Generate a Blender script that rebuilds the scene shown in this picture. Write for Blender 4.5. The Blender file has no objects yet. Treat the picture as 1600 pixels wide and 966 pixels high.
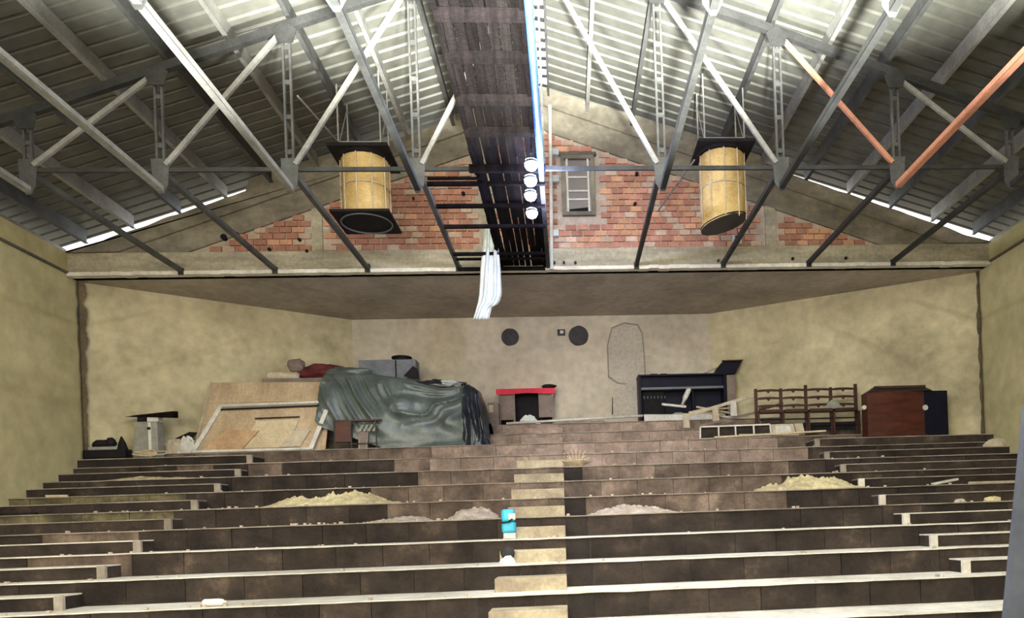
import bpy, math, random
from mathutils import Vector, noise
random.seed(7)
R = math.radians
SC = bpy.context.scene
COL = SC.collection

# ------------------------------------------------------------------ camera
YAW, ROLL, F, CX, CY, EYE = .0659, -.0355, 1155., 962.76, 819.14, 1.69
cam_d = bpy.data.cameras.new('camera'); cam = bpy.data.objects.new('camera', cam_d); COL.objects.link(cam)
fwd = Vector((math.sin(YAW), math.cos(YAW), 0)); r0 = Vector((math.cos(YAW), -math.sin(YAW), 0)); u0 = Vector((0, 0, 1))
rt = r0*math.cos(ROLL)+u0*math.sin(ROLL); up = -r0*math.sin(ROLL)+u0*math.cos(ROLL)
EYEP = Vector((0, 0, EYE))
m3 = [[rt[i], up[i], -fwd[i]] for i in range(3)]
from mathutils import Matrix
mw = Matrix(m3).to_4x4(); mw.translation = EYEP; cam.matrix_world = mw
cam_d.sensor_width = 36; cam_d.lens = F/1600*36
cam_d.shift_x = (800-CX)/1600; cam_d.shift_y = (CY-483)/1600
cam_d.clip_start = .05; cam_d.clip_end = 400
SC.camera = cam

def ray(x, y): return rt*((x-CX)/F) - up*((y-CY)/F) + fwd
def atY(x, y, Y): d = ray(x, y); return EYEP + d*(Y/d.y)          # point of the plane Y seen at a pixel
def atZ(x, y, Z): d = ray(x, y); return EYEP + d*((Z-EYE)/d.z)
def Xat(x, Y, y=680): return atY(x, y, Y).x

# ------------------------------------------------------------------ world, sun, daylight, exposure
W = bpy.data.worlds.new('sky'); SC.world = W; W.use_nodes = True
bg = W.node_tree.nodes['Background']; bg.inputs[0].default_value = (.92, .96, 1, 1); bg.inputs[1].default_value = 2.4
SC.view_settings.view_transform = 'Standard'; SC.view_settings.look = 'None'
SC.view_settings.gamma = 1; SC.view_settings.exposure = 0.35
def area(name, loc, target, sx, sy, power, color):
    l = bpy.data.lights.new(name, 'AREA'); l.shape = 'RECTANGLE'; l.size = sx; l.size_y = sy; l.energy = power; l.color = color
    o = bpy.data.objects.new(name, l); COL.objects.link(o); o.location = loc
    o.rotation_euler = (Vector(target)-Vector(loc)).to_track_quat('-Z', 'Y').to_euler(); return o
a1 = area('added_front_fill_low', (-2.5, -3.2, 1.8), (-1, 12, 2.6), 8, 2.6, 170, (1, .95, .82)); a1.data.spread = R(120)  # unseen fill light added inside the closed front wall, no doors there
a2 = area('added_front_fill_high', (-4, -3.3, 5.8), (-1, 15, 3.6), 9, 1.6, 300, (1, .94, .78)); a2.data.spread = R(100)  # second added fill, higher up, to brighten brick and walls; no windows
rg = area('daylight_through_ridge_opening', (.4, 2.5, 9.6), (.4, 2.5, 0), .4, 11, 950, (.95, .98, 1)); rg.rotation_euler = (0, 0, 0)
def add_roof_spot(loc, aim, power, ang, blend):  # added unseen spots that brighten the roof underside
    l = bpy.data.lights.new('added_roof_spot', 'SPOT'); l.energy = power; l.color = (.97, 1, .93); l.spot_size = R(ang); l.spot_blend = blend; l.shadow_soft_size = .25
    o = bpy.data.objects.new('added_roof_spot', l); COL.objects.link(o); o.location = loc; o.rotation_euler = Vector(aim).to_track_quat('-Z', 'Y').to_euler()
add_roof_spot((.5, -1.2, 1.0), (-.02, .61, 1), 56000, 64, .3)
add_roof_spot((.4, 3.0, .7), (-.02, .0, 1), 17000, 101, .14)

# ------------------------------------------------------------------ materials
MATS = {}
def mat(name, c1, c2=None, scale=3., rough=.85, metal=0., bump=.0, c3=None, rnd=0., detail=6., alpha=None, stretch=None, emit=None, spec=.3, lo=.35, hi=.65):
    m = bpy.data.materials.new(name); m.use_nodes = True; nt = m.node_tree; n = nt.nodes; L = nt.links
    b = n['Principled BSDF']; b.inputs['Roughness'].default_value = rough; b.inputs['Metallic'].default_value = metal
    b.inputs['Specular IOR Level'].default_value = spec
    c2 = c2 or tuple(v*.7 for v in c1)
    geo = n.new('ShaderNodeNewGeometry'); mp = n.new('ShaderNodeMapping')
    L.new(geo.outputs['Position'], mp.inputs[0])
    if stretch: mp.inputs['Scale'].default_value = stretch
    nz = n.new('ShaderNodeTexNoise'); nz.inputs['Scale'].default_value = scale; nz.inputs['Detail'].default_value = detail; nz.inputs['Roughness'].default_value = .62
    L.new(mp.outputs[0], nz.inputs[0])
    cr = n.new('ShaderNodeValToRGB'); e = cr.color_ramp.elements
    e[0].position = lo; e[0].color = (*c2, 1); e[1].position = hi; e[1].color = (*c1, 1)
    if c3: k = cr.color_ramp.elements.new((lo+hi)/2+.03); k.color = (*c3, 1)
    L.new(nz.outputs[0], cr.inputs[0]); out = cr.outputs[0]
    n2 = n.new('ShaderNodeTexNoise'); n2.inputs['Scale'].default_value = scale*9; n2.inputs['Detail'].default_value = 4
    L.new(geo.outputs['Position'], n2.inputs[0])
    hs = n.new('ShaderNodeHueSaturation'); mr = n.new('ShaderNodeMapRange')
    mr.inputs['From Min'].default_value = .3; mr.inputs['From Max'].default_value = .7
    mr.inputs['To Min'].default_value = .86; mr.inputs['To Max'].default_value = 1.12
    L.new(n2.outputs[0], mr.inputs[0])
    val = mr.outputs[0]
    if rnd:
        oi = n.new('ShaderNodeObjectInfo'); m2 = n.new('ShaderNodeMapRange'); m2.inputs['To Min'].default_value = 1-rnd; m2.inputs['To Max'].default_value = 1+rnd
        L.new(oi.outputs['Random'], m2.inputs[0]); mu = n.new('ShaderNodeMath'); mu.operation = 'MULTIPLY'
        L.new(val, mu.inputs[0]); L.new(m2.outputs[0], mu.inputs[1]); val = mu.outputs[0]
    L.new(out, hs.inputs['Color']); L.new(val, hs.inputs['Value']); L.new(hs.outputs[0], b.inputs['Base Color'])
    if bump:
        bp = n.new('ShaderNodeBump'); bp.inputs['Strength'].default_value = bump; bp.inputs['Distance'].default_value = .03
        L.new(n2.outputs[0], bp.inputs['Height']); L.new(bp.outputs[0], b.inputs['Normal'])
    if emit: b.inputs['Emission Color'].default_value = (*emit[0], 1); b.inputs['Emission Strength'].default_value = emit[1]
    MATS[name] = m; return m
mat('plaster_olive', (.58, .51, .285), (.44, .385, .205), .45, .93, bump=.25, c3=(.52, .46, .25))
mat('plaster_back', (.66, .575, .365), (.38, .33, .205), .6, .95, bump=.6, c3=(.54, .47, .295), detail=9)
mat('plaster_centre', (.60, .525, .415), (.46, .40, .315), .6, .95, bump=.5)  # greyer than the slanting walls, the flare veil put into its colour
mat('plaster_patch', (.52, .46, .38), (.42, .37, .31), 1.5, .95, bump=.4)
mat('concrete_gable', (.33, .29, .22), (.15, .13, .10), 1.0, .92, bump=.5, c3=(.24, .21, .16), stretch=(1, 1, 2.2))
mat('concrete_dark', (.16, .14, .115), (.09, .08, .07), 1.3, .92, bump=.4)
mat('concrete_soffit', (.50, .44, .39), (.34, .30, .265), .8, .95, bump=.3)
mat('concrete_beam', (.52, .46, .35), (.30, .26, .20), 1.6, .9, bump=.5, c3=(.42, .37, .27), stretch=(.6, 1, 3))
mat('mortar', (.56, .47, .39), (.40, .32, .26), 3., .95, bump=.5)
mat('brick_red', (.54, .265, .19), (.40, .18, .125), 3.5, .9, bump=.4, rnd=.2, c3=(.47, .22, .155))
mat('brick_orange', (.66, .36, .22), (.52, .26, .155), 3.5, .9, bump=.4, rnd=.18)
mat('brick_pale', (.64, .46, .36), (.50, .34, .25), 3.5, .9, bump=.4, rnd=.18)
mat('riser_dark', (.115, .082, .060), (.018, .013, .011), 2.3, .85, bump=.5, rnd=.34, c3=(.044, .031, .024), lo=.33, hi=.76)
mat('riser_mid', (.24, .175, .135), (.075, .053, .040), 2.3, .88, bump=.5, rnd=.22, c3=(.15, .108, .083))
mat('riser_black', (.035, .026, .022), (.018, .014, .012), 2.3, .9, bump=.4)  # near-black riser blocks just right of the middle aisle
mat('riser_tan', (.42, .31, .25), (.19, .14, .11), 2.2, .88, bump=.5, rnd=.13, c3=(.31, .225, .18))
mat('riser_olive', (.23, .195, .105), (.07, .055, .035), 2.6, .9, bump=.5, rnd=.2, lo=.38, hi=.66)
mat('tread_concrete', (.80, .75, .66), (.58, .53, .45), 1.4, .7, bump=.2)
mat('tread_dark', (.40, .35, .29), (.20, .165, .13), 1.6, .85, bump=.4)  # darker concrete for the upper treads and the left step ends
mat('step_concrete', (.50, .42, .28), (.30, .24, .17), 2.5, .9, bump=.4, rnd=.1)
mat('floor_concrete', (.15, .13, .11), (.09, .08, .07), .8, .85, bump=.2)
mat('outside_ground', (.42, .40, .35), (.32, .30, .26), .3, .95)
mat('roof_sheet', (.165, .162, .14), (.11, .108, .09), .6, .48, metal=.2, stretch=(.5, 1.6, 1), rnd=.06, spec=.2)
mat('steel_grey', (.12, .12, .115), (.07, .07, .068), 3, .6, metal=.3, spec=.2)
mat('steel_light', (.34, .33, .30), (.22, .215, .20), 3, .55, metal=.2, spec=.2)
mat('steel_dark', (.06, .06, .058), (.035, .035, .034), 3, .65, metal=.3, spec=.2)
mat('steel_flare_orange', (.62, .27, .17), (.45, .2, .13), 3, .6)  # orange flare put into the steel colour
mat('steel_flare_blue', (.10, .26, .75), (.07, .18, .6), 2, .3, metal=.1)  # blue flare streak put into the tie bar's colour
mat('plank_dark', (.011, .0085, .0085), (.005, .004, .004), 2.5, .95, bump=.4, rnd=.35, stretch=(6, .6, 1), spec=.03)
mat('fabric_tan', (.66, .47, .20), (.46, .29, .11), 3.5, .75, bump=.25, c3=(.58, .40, .16))
mat('black_board', (.016, .013, .015), (.009, .008, .010), 4, .7, spec=.15)
mat('dark_bowl', (.03, .028, .04), (.015, .014, .02), 4, .45)
mat('white_paint', (.72, .70, .64), (.52, .49, .43), 4, .6)
mat('white_plastic', (.85, .85, .83), (.72, .72, .7), 5, .4)
mat('cloth_white', (.82, .84, .80), (.62, .68, .68), 6, .8)
mat('cyan_plastic', (.05, .52, .68), (.03, .36, .52), 5, .3)
mat('grey_plastic', (.55, .58, .58), (.4, .42, .42), 5, .4)
mat('tarp_green', (.13, .155, .14), (.06, .075, .07), 2.2, .40, bump=.1, spec=.6, c3=(.10, .12, .112))
mat('tarp_black', (.022, .026, .038), (.012, .014, .02), 2, .34, bump=.15, spec=.6)
mat('cloth_maroon', (.16, .03, .03), (.07, .015, .018), 4, .85)
mat('cloth_red', (.72, .035, .075), (.55, .025, .05), 4, .7)
mat('plywood', (.56, .43, .28), (.38, .27, .17), 2.4, .75, c3=(.50, .37, .235), stretch=(1, 1, .5), bump=.1)
mat('plywood_pale', (.66, .54, .36), (.50, .39, .25), 3, .7)
mat('plywood_orange', (.60, .40, .22), (.42, .26, .14), 3, .7)
mat('wood_red', (.095, .024, .014), (.05, .012, .008), 2.5, .42, stretch=(1, 1, 5))
mat('wood_brown', (.075, .032, .022), (.035, .016, .012), 6, .5)
mat('wood_dust', (.60, .52, .38), (.42, .34, .25), 5, .8)
mat('black_lacquer', (.007, .008, .022), (.005, .005, .012), 5, .45, spec=.15)
mat('grey_metal', (.17, .18, .20), (.11, .115, .135), 3, .6)
mat('cabinet_grey', (.34, .33, .28), (.24, .23, .19), 5, .6)
mat('plaster_outline', (.30, .26, .22), (.22, .19, .16), 3, .95)  # darker tone for the outline of the filled doorway
mat('sand', (.76, .66, .38), (.42, .34, .19), 6, .95, bump=.6, c3=(.62, .52, .29))
mat('plaster_rubble', (.66, .56, .46), (.36, .28, .22), 7, .95, bump=.6)
mat('wicker', (.62, .50, .33), (.42, .32, .2), 8, .8)
mat('carton', (.26, .20, .17), (.18, .14, .12), 4, .85)
mat('void', (.01, .01, .012), (.006, .006, .008), 4, .9)
mat('stain_dark', (.075, .07, .075), (.05, .046, .05), 6, .95, bump=.3)
mat('post_grey', (.125, .135, .17), (.10, .11, .14), 1, .6)
mat('lamp_glow', (1, 1, 1), (1, 1, 1), 1, .4, emit=((.86, .93, 1), 60))
g = bpy.data.materials.new('glass_dusty'); g.use_nodes = True; gb = g.node_tree.nodes['Principled BSDF']
gb.inputs['Base Color'].default_value = (.22, .19, .17, 1); gb.inputs['Roughness'].default_value = .3; gb.inputs['Transmission Weight'].default_value = .2
MATS['glass_dusty'] = g

# ------------------------------------------------------------------ mesh helpers
class MB:
    def __init__(s): s.v = []; s.f = []
    def add(s, vs, fs):
        b = len(s.v); s.v += [tuple(v) for v in vs]; s.f += [tuple(b+i for i in f) for f in fs]; return s
    def box(s, x0, x1, y0, y1, z0, z1):
        return s.add([(x, y, z) for x in (x0, x1) for y in (y0, y1) for z in (z0, z1)],
                     [(0, 1, 3, 2), (4, 6, 7, 5), (0, 4, 5, 1), (2, 3, 7, 6), (0, 2, 6, 4), (1, 5, 7, 3)])
    def bar(s, a, b, w, h, upv=(0, 0, 1)):
        a = Vector(a); b = Vector(b); d = (b-a).normalized(); u = Vector(upv)
        if abs(d.dot(u)) > .98: u = Vector((0, 1, 0))
        x = d.cross(u).normalized(); u = x.cross(d).normalized(); vs = []
        for p in (a, b):
            for i, j in ((-1, -1), (1, -1), (1, 1), (-1, 1)): vs.append(p+x*(i*w/2)+u*(j*h/2))
        return s.add(vs, [(0, 1, 2, 3)[::-1], (4, 5, 6, 7), (0, 1, 5, 4), (1, 2, 6, 5), (2, 3, 7, 6), (3, 0, 4, 7)])
    def angle(s, a, b, w, t, sx=1, upv=(0, 0, 1)):      # L profile: a flat flange and an upright one
        a = Vector(a); b = Vector(b); d = (b-a).normalized(); u = Vector(upv)
        if abs(d.dot(u)) > .98: u = Vector((0, 1, 0))
        x = d.cross(u).normalized(); u = x.cross(d).normalized()
        s.bar(a, b, w, t, upv); o = x*(sx*(w/2-t/2))+u*(w/2); return s.bar(a+o, b+o, t, w, upv)
    def tube(s, pts, rad, n=8, caps=True):
        pts = [Vector(p) for p in pts]; rad = rad if isinstance(rad, (list, tuple)) else [rad]*len(pts); base = len(s.v); fs = []
        for i, p in enumerate(pts):
            d = (pts[min(i+1, len(pts)-1)]-pts[max(i-1, 0)]).normalized(); u = Vector((0, 0, 1))
            if abs(d.dot(u)) > .95: u = Vector((0, 1, 0))
            x = d.cross(u).normalized(); y = x.cross(d)
            for k in range(n): a = 2*math.pi*k/n; s.v.append(tuple(p+(x*math.cos(a)+y*math.sin(a))*rad[i]))
        for i in range(len(pts)-1):
            for k in range(n): s.f.append((base+i*n+k, base+i*n+(k+1) % n, base+(i+1)*n+(k+1) % n, base+(i+1)*n+k))
        if caps: s.f.append(tuple(base+k for k in range(n))[::-1]); s.f.append(tuple(base+(len(pts)-1)*n+k for k in range(n)))
        return s
    def slab(s, q, t):                                 # four corners and a thickness away from the viewer
        q = [Vector(p) for p in q]; nrm = (q[1]-q[0]).cross(q[3]-q[0]).normalized()
        if nrm.y < 0: nrm = -nrm
        return s.add(q+[p+nrm*t for p in q], [(0, 1, 2, 3), (7, 6, 5, 4), (0, 4, 5, 1), (1, 5, 6, 2), (2, 6, 7, 3), (3, 7, 4, 0)])
    def prism(s, poly, y0, y1):                        # polygon in XZ, extruded along Y
        n = len(poly); vs = [(x, y0, z) for x, z in poly]+[(x, y1, z) for x, z in poly]
        return s.add(vs, [tuple(range(n)), tuple(range(n, 2*n))[::-1]]+[(i, i+n, (i+1) % n+n, (i+1) % n) for i in range(n)])
    def mesh(s, name, m, smooth=False):
        me = bpy.data.meshes.new(name); me.from_pydata(s.v, [], s.f)
        import bmesh
        bm = bmesh.new(); bm.from_mesh(me); bmesh.ops.recalc_face_normals(bm, faces=bm.faces); bm.to_mesh(me); bm.free()
        me.materials.append(MATS[m])
        if smooth:
            for p in me.polygons: p.use_smooth = True
        return me
    def build(s, name, m, parent=None, smooth=False, bevel=0, **kw):
        o = bpy.data.objects.new(name, s.mesh(name, m, smooth)); COL.objects.link(o)
        if parent: o.parent = parent
        if bevel: b = o.modifiers.new('bevel', 'BEVEL'); b.width = bevel; b.segments = 2; b.limit_method = 'ANGLE'
        for k, v in kw.items(): o[k] = v
        return o
def grid(fn, nu, nv, closed=False):
    m = MB()
    for j in range(nv+1):
        for i in range(nu+1): m.v.append(tuple(fn(i/nu, j/nv)))
    for j in range(nv):
        for i in range(nu): a = j*(nu+1)+i; m.f.append((a, a+1, a+nu+2, a+nu+1))
    return m
def thing(name, label, cat, group=None):
    o = bpy.data.objects.new(name, None); COL.objects.link(o); o.empty_display_size = .1
    o['label'] = label; o['category'] = cat
    if group: o['group'] = group
    return o
def tag(o, label, cat, group=None):
    o['label'] = label; o['category'] = cat
    if group: o['group'] = group
    return o
def struct(name):
    o = bpy.data.objects.new(name, None); COL.objects.link(o); o['kind'] = 'structure'; return o
def inst(me, name, parent, loc):
    o = bpy.data.objects.new(name, me); COL.objects.link(o); o.parent = parent; o.location = loc; return o
def base_at(root, p):                                  # moves a thing's origin to its base without moving its parts
    root.location = p
    for c in root.children: c.location = Vector(c.location)-Vector(p)

# ------------------------------------------------------------------ dimensions of the hall
XL, XR, XC = -9.0, 8.59, -.19
GY, GT = 14.2, .25                     # gable wall
BEAMZ, WALLZ, APEXZ = 6.60, 7.02, 10.06
BY = 17.35                             # rear wall
def Yn(n): return 7.7766+.8*n
def Zn(n): return .611+.307*n
NS = 1.6916                            # truss node spacing
TY = 10.29; TY2 = 6.72; TZ = 6.656
FRONT = -3.5
SLOPE = (APEXZ-WALLZ)/8.8
def roofz(x): return APEXZ - abs(x-XC)*SLOPE

# ------------------------------------------------------------------ large structure
MB().box(-60, 60, -60, 60, -.4, -.31).build('ground_outside', 'outside_ground', kind='structure')
MB().box(XL-.25, XR+.25, FRONT, Yn(0), -.3, 0).build('floor', 'floor_concrete', kind='structure')
MB().prism([(XL-.25, -.3), (XR+.25, -.3), (XR+.25, 7.0), (XC, 9.9), (XL-.25, 7.0)], FRONT-.75, FRONT-.5).build('added_front_wall', 'plaster_olive', kind='structure')  # unseen, added to shut outside light out of the hall
wl = MB().box(XL-.25, XL, FRONT, 14.9, -.3, WALLZ-.36).build('wall_left', 'plaster_olive', kind='structure')
MB().box(XL-.25, XL+.03, FRONT, GY, WALLZ-.35, WALLZ).build('ring_beam', 'plaster_olive', wl)
MB().box(XL-.25, XL+.05, FRONT, GY, WALLZ-.385, WALLZ-.35).build('moulding', 'concrete_dark', wl)
MB().box(XL-.12, XL+.0, FRONT, GY, WALLZ, WALLZ+.07).build('wall_plate', 'steel_light', wl)
MB().box(XL-.2, XL, FRONT, 11.6, WALLZ+.07, 7.335).build('eave_light_stop', 'plaster_olive', wl)  # unseen strip added to stop sky light leaking over the wall
wr = MB().box(XR, XR+.25, FRONT, 15.2, -.3, WALLZ-.36).build('wall_right', 'plaster_olive', kind='structure')
MB().box(XR-.03, XR+.25, FRONT, GY, WALLZ-.35, WALLZ).build('ring_beam', 'plaster_olive', wr)
MB().box(XR-.05, XR+.25, FRONT, GY, WALLZ-.385, WALLZ-.35).build('moulding', 'concrete_dark', wr)
MB().box(XR, XR+.12, FRONT, GY, WALLZ, WALLZ+.07).build('wall_plate', 'steel_light', wr)
MB().box(XR, XR+.2, FRONT, 11.6, WALLZ+.07, 7.335).build('eave_light_stop', 'plaster_olive', wr)  # the same added light stop above the right wall
def vwall(name, a, b, m, z0=2.4, z1=6.9, t=.25):
    a = Vector((*a, 0)); b = Vector((*b, 0)); n = (b-a).normalized().cross(Vector((0, 0, 1)))
    if n.y < 0: n = -n
    nu = 24; mm = MB()
    return MB().add([(*p.xy, z) for p in (a, b, b+n*t, a+n*t) for z in (z0, z1)],
                    [(0, 2, 3, 1), (2, 4, 5, 3), (4, 6, 7, 5), (6, 0, 1, 7), (1, 3, 5, 7), (0, 6, 4, 2)]).build(name, m, kind='structure')
vwall('wall_back_left', (XL-.05, 14.5), (-4.78, BY), 'plaster_back')
wb = vwall('wall_back', (-4.8, BY), (3.55, BY), 'plaster_centre')
vwall('wall_back_right', (3.5, BY+.02), (XR+.05, 14.62), 'plaster_back')
MB().add([(XL-.2, GY+.24, BEAMZ), (XR+.2, GY+.24, BEAMZ), (XR+.2, 14.8, BEAMZ), (3.6, 17.7, BEAMZ), (-4.8, 17.7, BEAMZ), (XL-.2, 14.75, BEAMZ),
          (XL-.2, GY+.24, BEAMZ+.2), (XR+.2, GY+.24, BEAMZ+.2), (XR+.2, 14.8, BEAMZ+.2), (3.6, 17.7, BEAMZ+.2), (-4.8, 17.7, BEAMZ+.2), (XL-.2, 14.75, BEAMZ+.2)],
         [(0, 1, 2, 3, 4, 5), (11, 10, 9, 8, 7, 6)]+[(i, i+6, (i+1) % 6+6, (i+1) % 6) for i in range(6)]).build('ceiling_soffit', 'concrete_soffit', kind='structure')

# ---- gable wall: plaster core, rake beams, ring beam, piers and bricks
SHS = .315; SHZ = 10.12
def sheetz(x): return SHZ - abs(x-XC)*SHS
def gap(x):                                            # how far the gable stays below the roof sheets
    g_ = sheetz(x)-roofz(x); a = x-XC; r_ = .035*noise.noise((x*2.3, 1, 0))
    if a < 0: shut = -5.5 < a < -3.6 or a > -1.9
    else: shut = a < 4.2
    return .035+abs(r_)*1.5 if shut else max(.13, g_+.02+r_)
xs = [XL-.2+i*(XR-XL+.4)/120 for i in range(121)]
top = [(x, sheetz(x)-gap(x)-.02) for x in xs]
gw = MB().prism([(XL-.2, BEAMZ)]+[(XR+.2, BEAMZ)]+top[::-1], GY+.05, GY+GT)
gable = gw.build('wall_gable', 'mortar', kind='structure')
def brick_top(x): return roofz(x)-.78 if x > XC else roofz(x)-.74
for sgn, nm in ((-1, 'rake_beam'), (1, 'rake_beam')):
    xa = [XC+sgn*i*(8.85)/110 for i in range(111)]
    up_ = [(x, sheetz(x)-gap(x)) for x in xa]; lo = [(x, max(BEAMZ+.42, roofz(x)-.32)) for x in xa]
    MB().prism(up_+lo[::-1], GY-.06, GY+.06).build(nm, 'concrete_gable', gable)
    lo2 = [(x, max(BEAMZ+.41, brick_top(x))) for x in xa]; up2 = [(x, max(BEAMZ+.412, roofz(x)-.32)) for x in xa]
    MB().prism(up2+lo2[::-1], GY, GY+.06).build('plaster_band', 'concrete_gable', gable)
mb = MB()
nseg = 90
for i in range(nseg):
    x0 = XL+.02+i*(XR-XL-.04)/nseg; x1 = XL+.02+(i+1)*(XR-XL-.04)/nseg; w = .012*noise.noise((i*.9, 0, 3))
    mb.box(x0, x1, GY-.05-abs(w), GY+.1, BEAMZ-.012+w, BEAMZ+.055+w)
mb.build('beam_edge', 'tread_concrete', gable)
MB().box(XL, XR, GY-.02, GY+.24, BEAMZ, BEAMZ+.41).build('tie_beam', 'concrete_beam', gable)
PIERS = [(Xat(487, GY, 350), Xat(503, GY, 350)), (Xat(1196, GY, 350), Xat(1212, GY, 350)), (Xat(751, GY, 300), Xat(758, GY, 300))]
for a, b in PIERS:
    MB().prism([(a, BEAMZ+.41), (b, BEAMZ+.41), (b, brick_top(b)+.02), (a, brick_top(a)+.02)], GY+.005, GY+.06).build('pier', 'concrete_beam', gable)
wx0, wx1 = Xat(877, GY, 290), Xat(929, GY, 290); wz0, wz1 = atY(903, 337, GY).z, atY(903, 243, GY).z
bricks = []
BW, BH = .232, .116
row = 0; z = BEAMZ+.425
while z < 9.4:
    x = XL + (BW/2 if row % 2 else 0)
    while x < XR:
        w = BW*random.uniform(.93, 1.0)-.018; c = x+w/2
        ok = z+BH-.02 < brick_top(c) and z+BH-.02 < brick_top(x)+.04 and z+BH-.02 < brick_top(x+w)+.04
        for a, b in PIERS:
            if x < b and x+w > a: ok = False
        if x < wx1+.08 and x+w > wx0-.08 and z < wz1+.08 and z+BH > wz0-.06: ok = False
        if ok: bricks.append((x, z, w))
        x += BW
    z += BH; row += 1
bricks.sort(key=lambda b: abs(b[0]-1.2)+abs(b[1]-8)*.3)
bmes = []
for mn in ('brick_red', 'brick_orange', 'brick_pale'):
    for v in range(3):
        d = (v-1)*.006
        q = MB().add([(0, .0, 0), (1, d, 0), (1, d*.5, .097), (0, -d*.5, .097), (0, .06, 0), (1, .06, 0), (1, .06, .097), (0, .06, .097),
                      ], [(0, 1, 2, 3), (0, 4, 5, 1), (1, 5, 6, 2), (2, 6, 7, 3), (3, 7, 4, 0)])
        bmes.append(q.mesh('brick', mn))
rest = {0: MB(), 1: MB(), 2: MB()}
for i, (x, z, w) in enumerate(bricks):
    k = random.choices((0, 1, 2), (6, 3, 2))[0] if x > 0 else random.choices((0, 1, 2), (8, 1, 2))[0]
    if i < 298:
        o = inst(bmes[k*3+random.randrange(3)], 'brick', gable, (x, GY+.012+random.uniform(-.008, .01), z)); o.scale = (w, 1, 1)
    else:
        y = GY+.012+random.uniform(-.008, .01); rest[k].box(x, x+w, y, GY+.06, z, z+.097)
for k, mn in enumerate(('brick_red', 'brick_orange', 'brick_pale')):
    if rest[k].v: rest[k].build('outer_brickwork', mn, gable, kind='stuff')
# small holes, bolts and an outlet on the gable
for px, py, s in ((992, 319, .03), (995, 272, .035), (724, 303, .035), (350, 371, .055), (371, 366, .03), (468, 375, .03), (480, 393, .03), (1161, 328, .03), (1238, 405, .03), (1321, 404, .03), (421, 390, .03), (646, 310, .02)):
    p = atY(px, py, GY-.01); MB().tube([p+Vector((0, -.035, 0)), p+Vector((0, .05, 0))], s, 8).build('wall_hole', 'void', gable)
for px, py in ((866, 411), (881, 411), (899, 411), (577, 415), (1122, 408)):
    p = atY(px, py, GY-.03); MB().tube([p+Vector((0, -.05, 0)), p+Vector((0, .05, 0))], .025, 6).build('anchor_bolt', 'steel_dark', gable)
p = atY(1151, 375, GY-.02); ob = MB().box(p.x-.09, p.x+.09, p.y-.05, p.y+.05, p.z-.08, p.z+.08).build('junction_box', 'white_paint', gable)
MB().box(p.x-.04, p.x+.02, p.y-.06, p.y-.04, p.z-.05, p.z+.06).build('box_opening', 'void', ob)
# conduit with clips on the gable
cp = tag(MB().tube([atY(859, 165, GY-.12), atY(861, 300, GY-.12), atY(862, 421, GY-.12)], .035, 8).build('conduit_pipe', 'white_paint'), 'pale vertical conduit pipe clipped to the brick gable left of the window', 'pipe')
for y in (238, 280, 365):
    p = atY(864, y, GY-.05); MB().box(p.x-.03, p.x+.11, p.y-.04, p.y+.04, p.z-.06, p.z+.06).build('pipe_clip', 'grey_plastic', cp)
# window in the gable
win = struct('window_1')
fr = MB(); t = .07; yy = GY-.035
fr.box(wx0, wx0+t, yy, yy+.14, wz0, wz1).box(wx1-t, wx1, yy, yy+.14, wz0, wz1).box(wx0+t, wx1-t, yy, yy+.14, wz1-t, wz1).box(wx0+t, wx1-t, yy, yy+.14, wz0, wz0+t)
fr.build('window_frame', 'concrete_gable', win)
MB().box(wx0-.05, wx1+.05, yy-.01, yy+.1, wz1, wz1+.05).build('lintel', 'concrete_dark', win)
inner = MB(); a, b = wx0+.1, wx1-.1
inner.box(a, a+.035, yy+.02, yy+.08, wz0+t, wz1-t).box(b-.035, b, yy+.02, yy+.08, wz0+t, wz1-t).build('sash', 'white_paint', win)
zz = [wz0+t+(wz1-wz0-2*t)*k for k in (0, .24, .40, .66, 1)]
for k in (1, 2, 3): MB().box(a, b, yy+.03, yy+.07, zz[k]-.015, zz[k]+.015).build('glazing_bar', 'white_paint', win)
for k in range(4):
    if k == 0:
        MB().add([(a+.04, yy+.05, zz[0]), (b, yy+.05, zz[0]), (b, yy+.05, zz[0]+.1), (a+.04, yy+.05, zz[0]+.06)], [(0, 1, 2, 3)]).build('broken_pane', 'void', win)
    MB().box(a+.03, b-.03, yy+.055, yy+.062, zz[k]+.01, zz[k+1]-.01).build('pane', 'glass_dusty', win)

# ---- rear wall marks
for px, py, r_ in ((797, 527, .205), (904, 525, .235)):
    p = atY(px, py, BY); q = MB(); n = 22
    q.add([(p.x+r_*(1+.07*noise.noise((k*.5, px, 0)))*math.cos(2*math.pi*k/n), BY-.012, p.z+r_*(1+.07*noise.noise((k*.5, 0, px)))*math.sin(2*math.pi*k/n)) for k in range(n)]
          + [(p.x+r_*math.cos(2*math.pi*k/n), BY+.02, p.z+r_*math.sin(2*math.pi*k/n)) for k in range(n)],
          [tuple(range(n))[::-1]]+[(k, (k+1) % n, (k+1) % n+n, k+n) for k in range(n)]).build('blocked_opening', 'stain_dark', wb)
p = atY(877, 520, BY); so = MB().box(p.x-.09, p.x+.09, BY-.03, BY+.02, p.z-.07, p.z+.07).build('socket_box', 'stain_dark', wb)
MB().box(p.x-.03, p.x+.05, BY-.04, BY-.02, p.z-.03, p.z+.04).build('socket_face', 'white_paint', so)
def wpoly(pts, name, m, d=.015):
    P = [atY(x, y, BY) for x, y in pts]; n = len(P)
    return MB().add([(p.x, BY-d, p.z) for p in P]+[(p.x, BY+.02, p.z) for p in P], [tuple(range(n))]+[(k, k+n, (k+1) % n+n, (k+1) % n) for k in range(n)]).build(name, m, wb)
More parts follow.
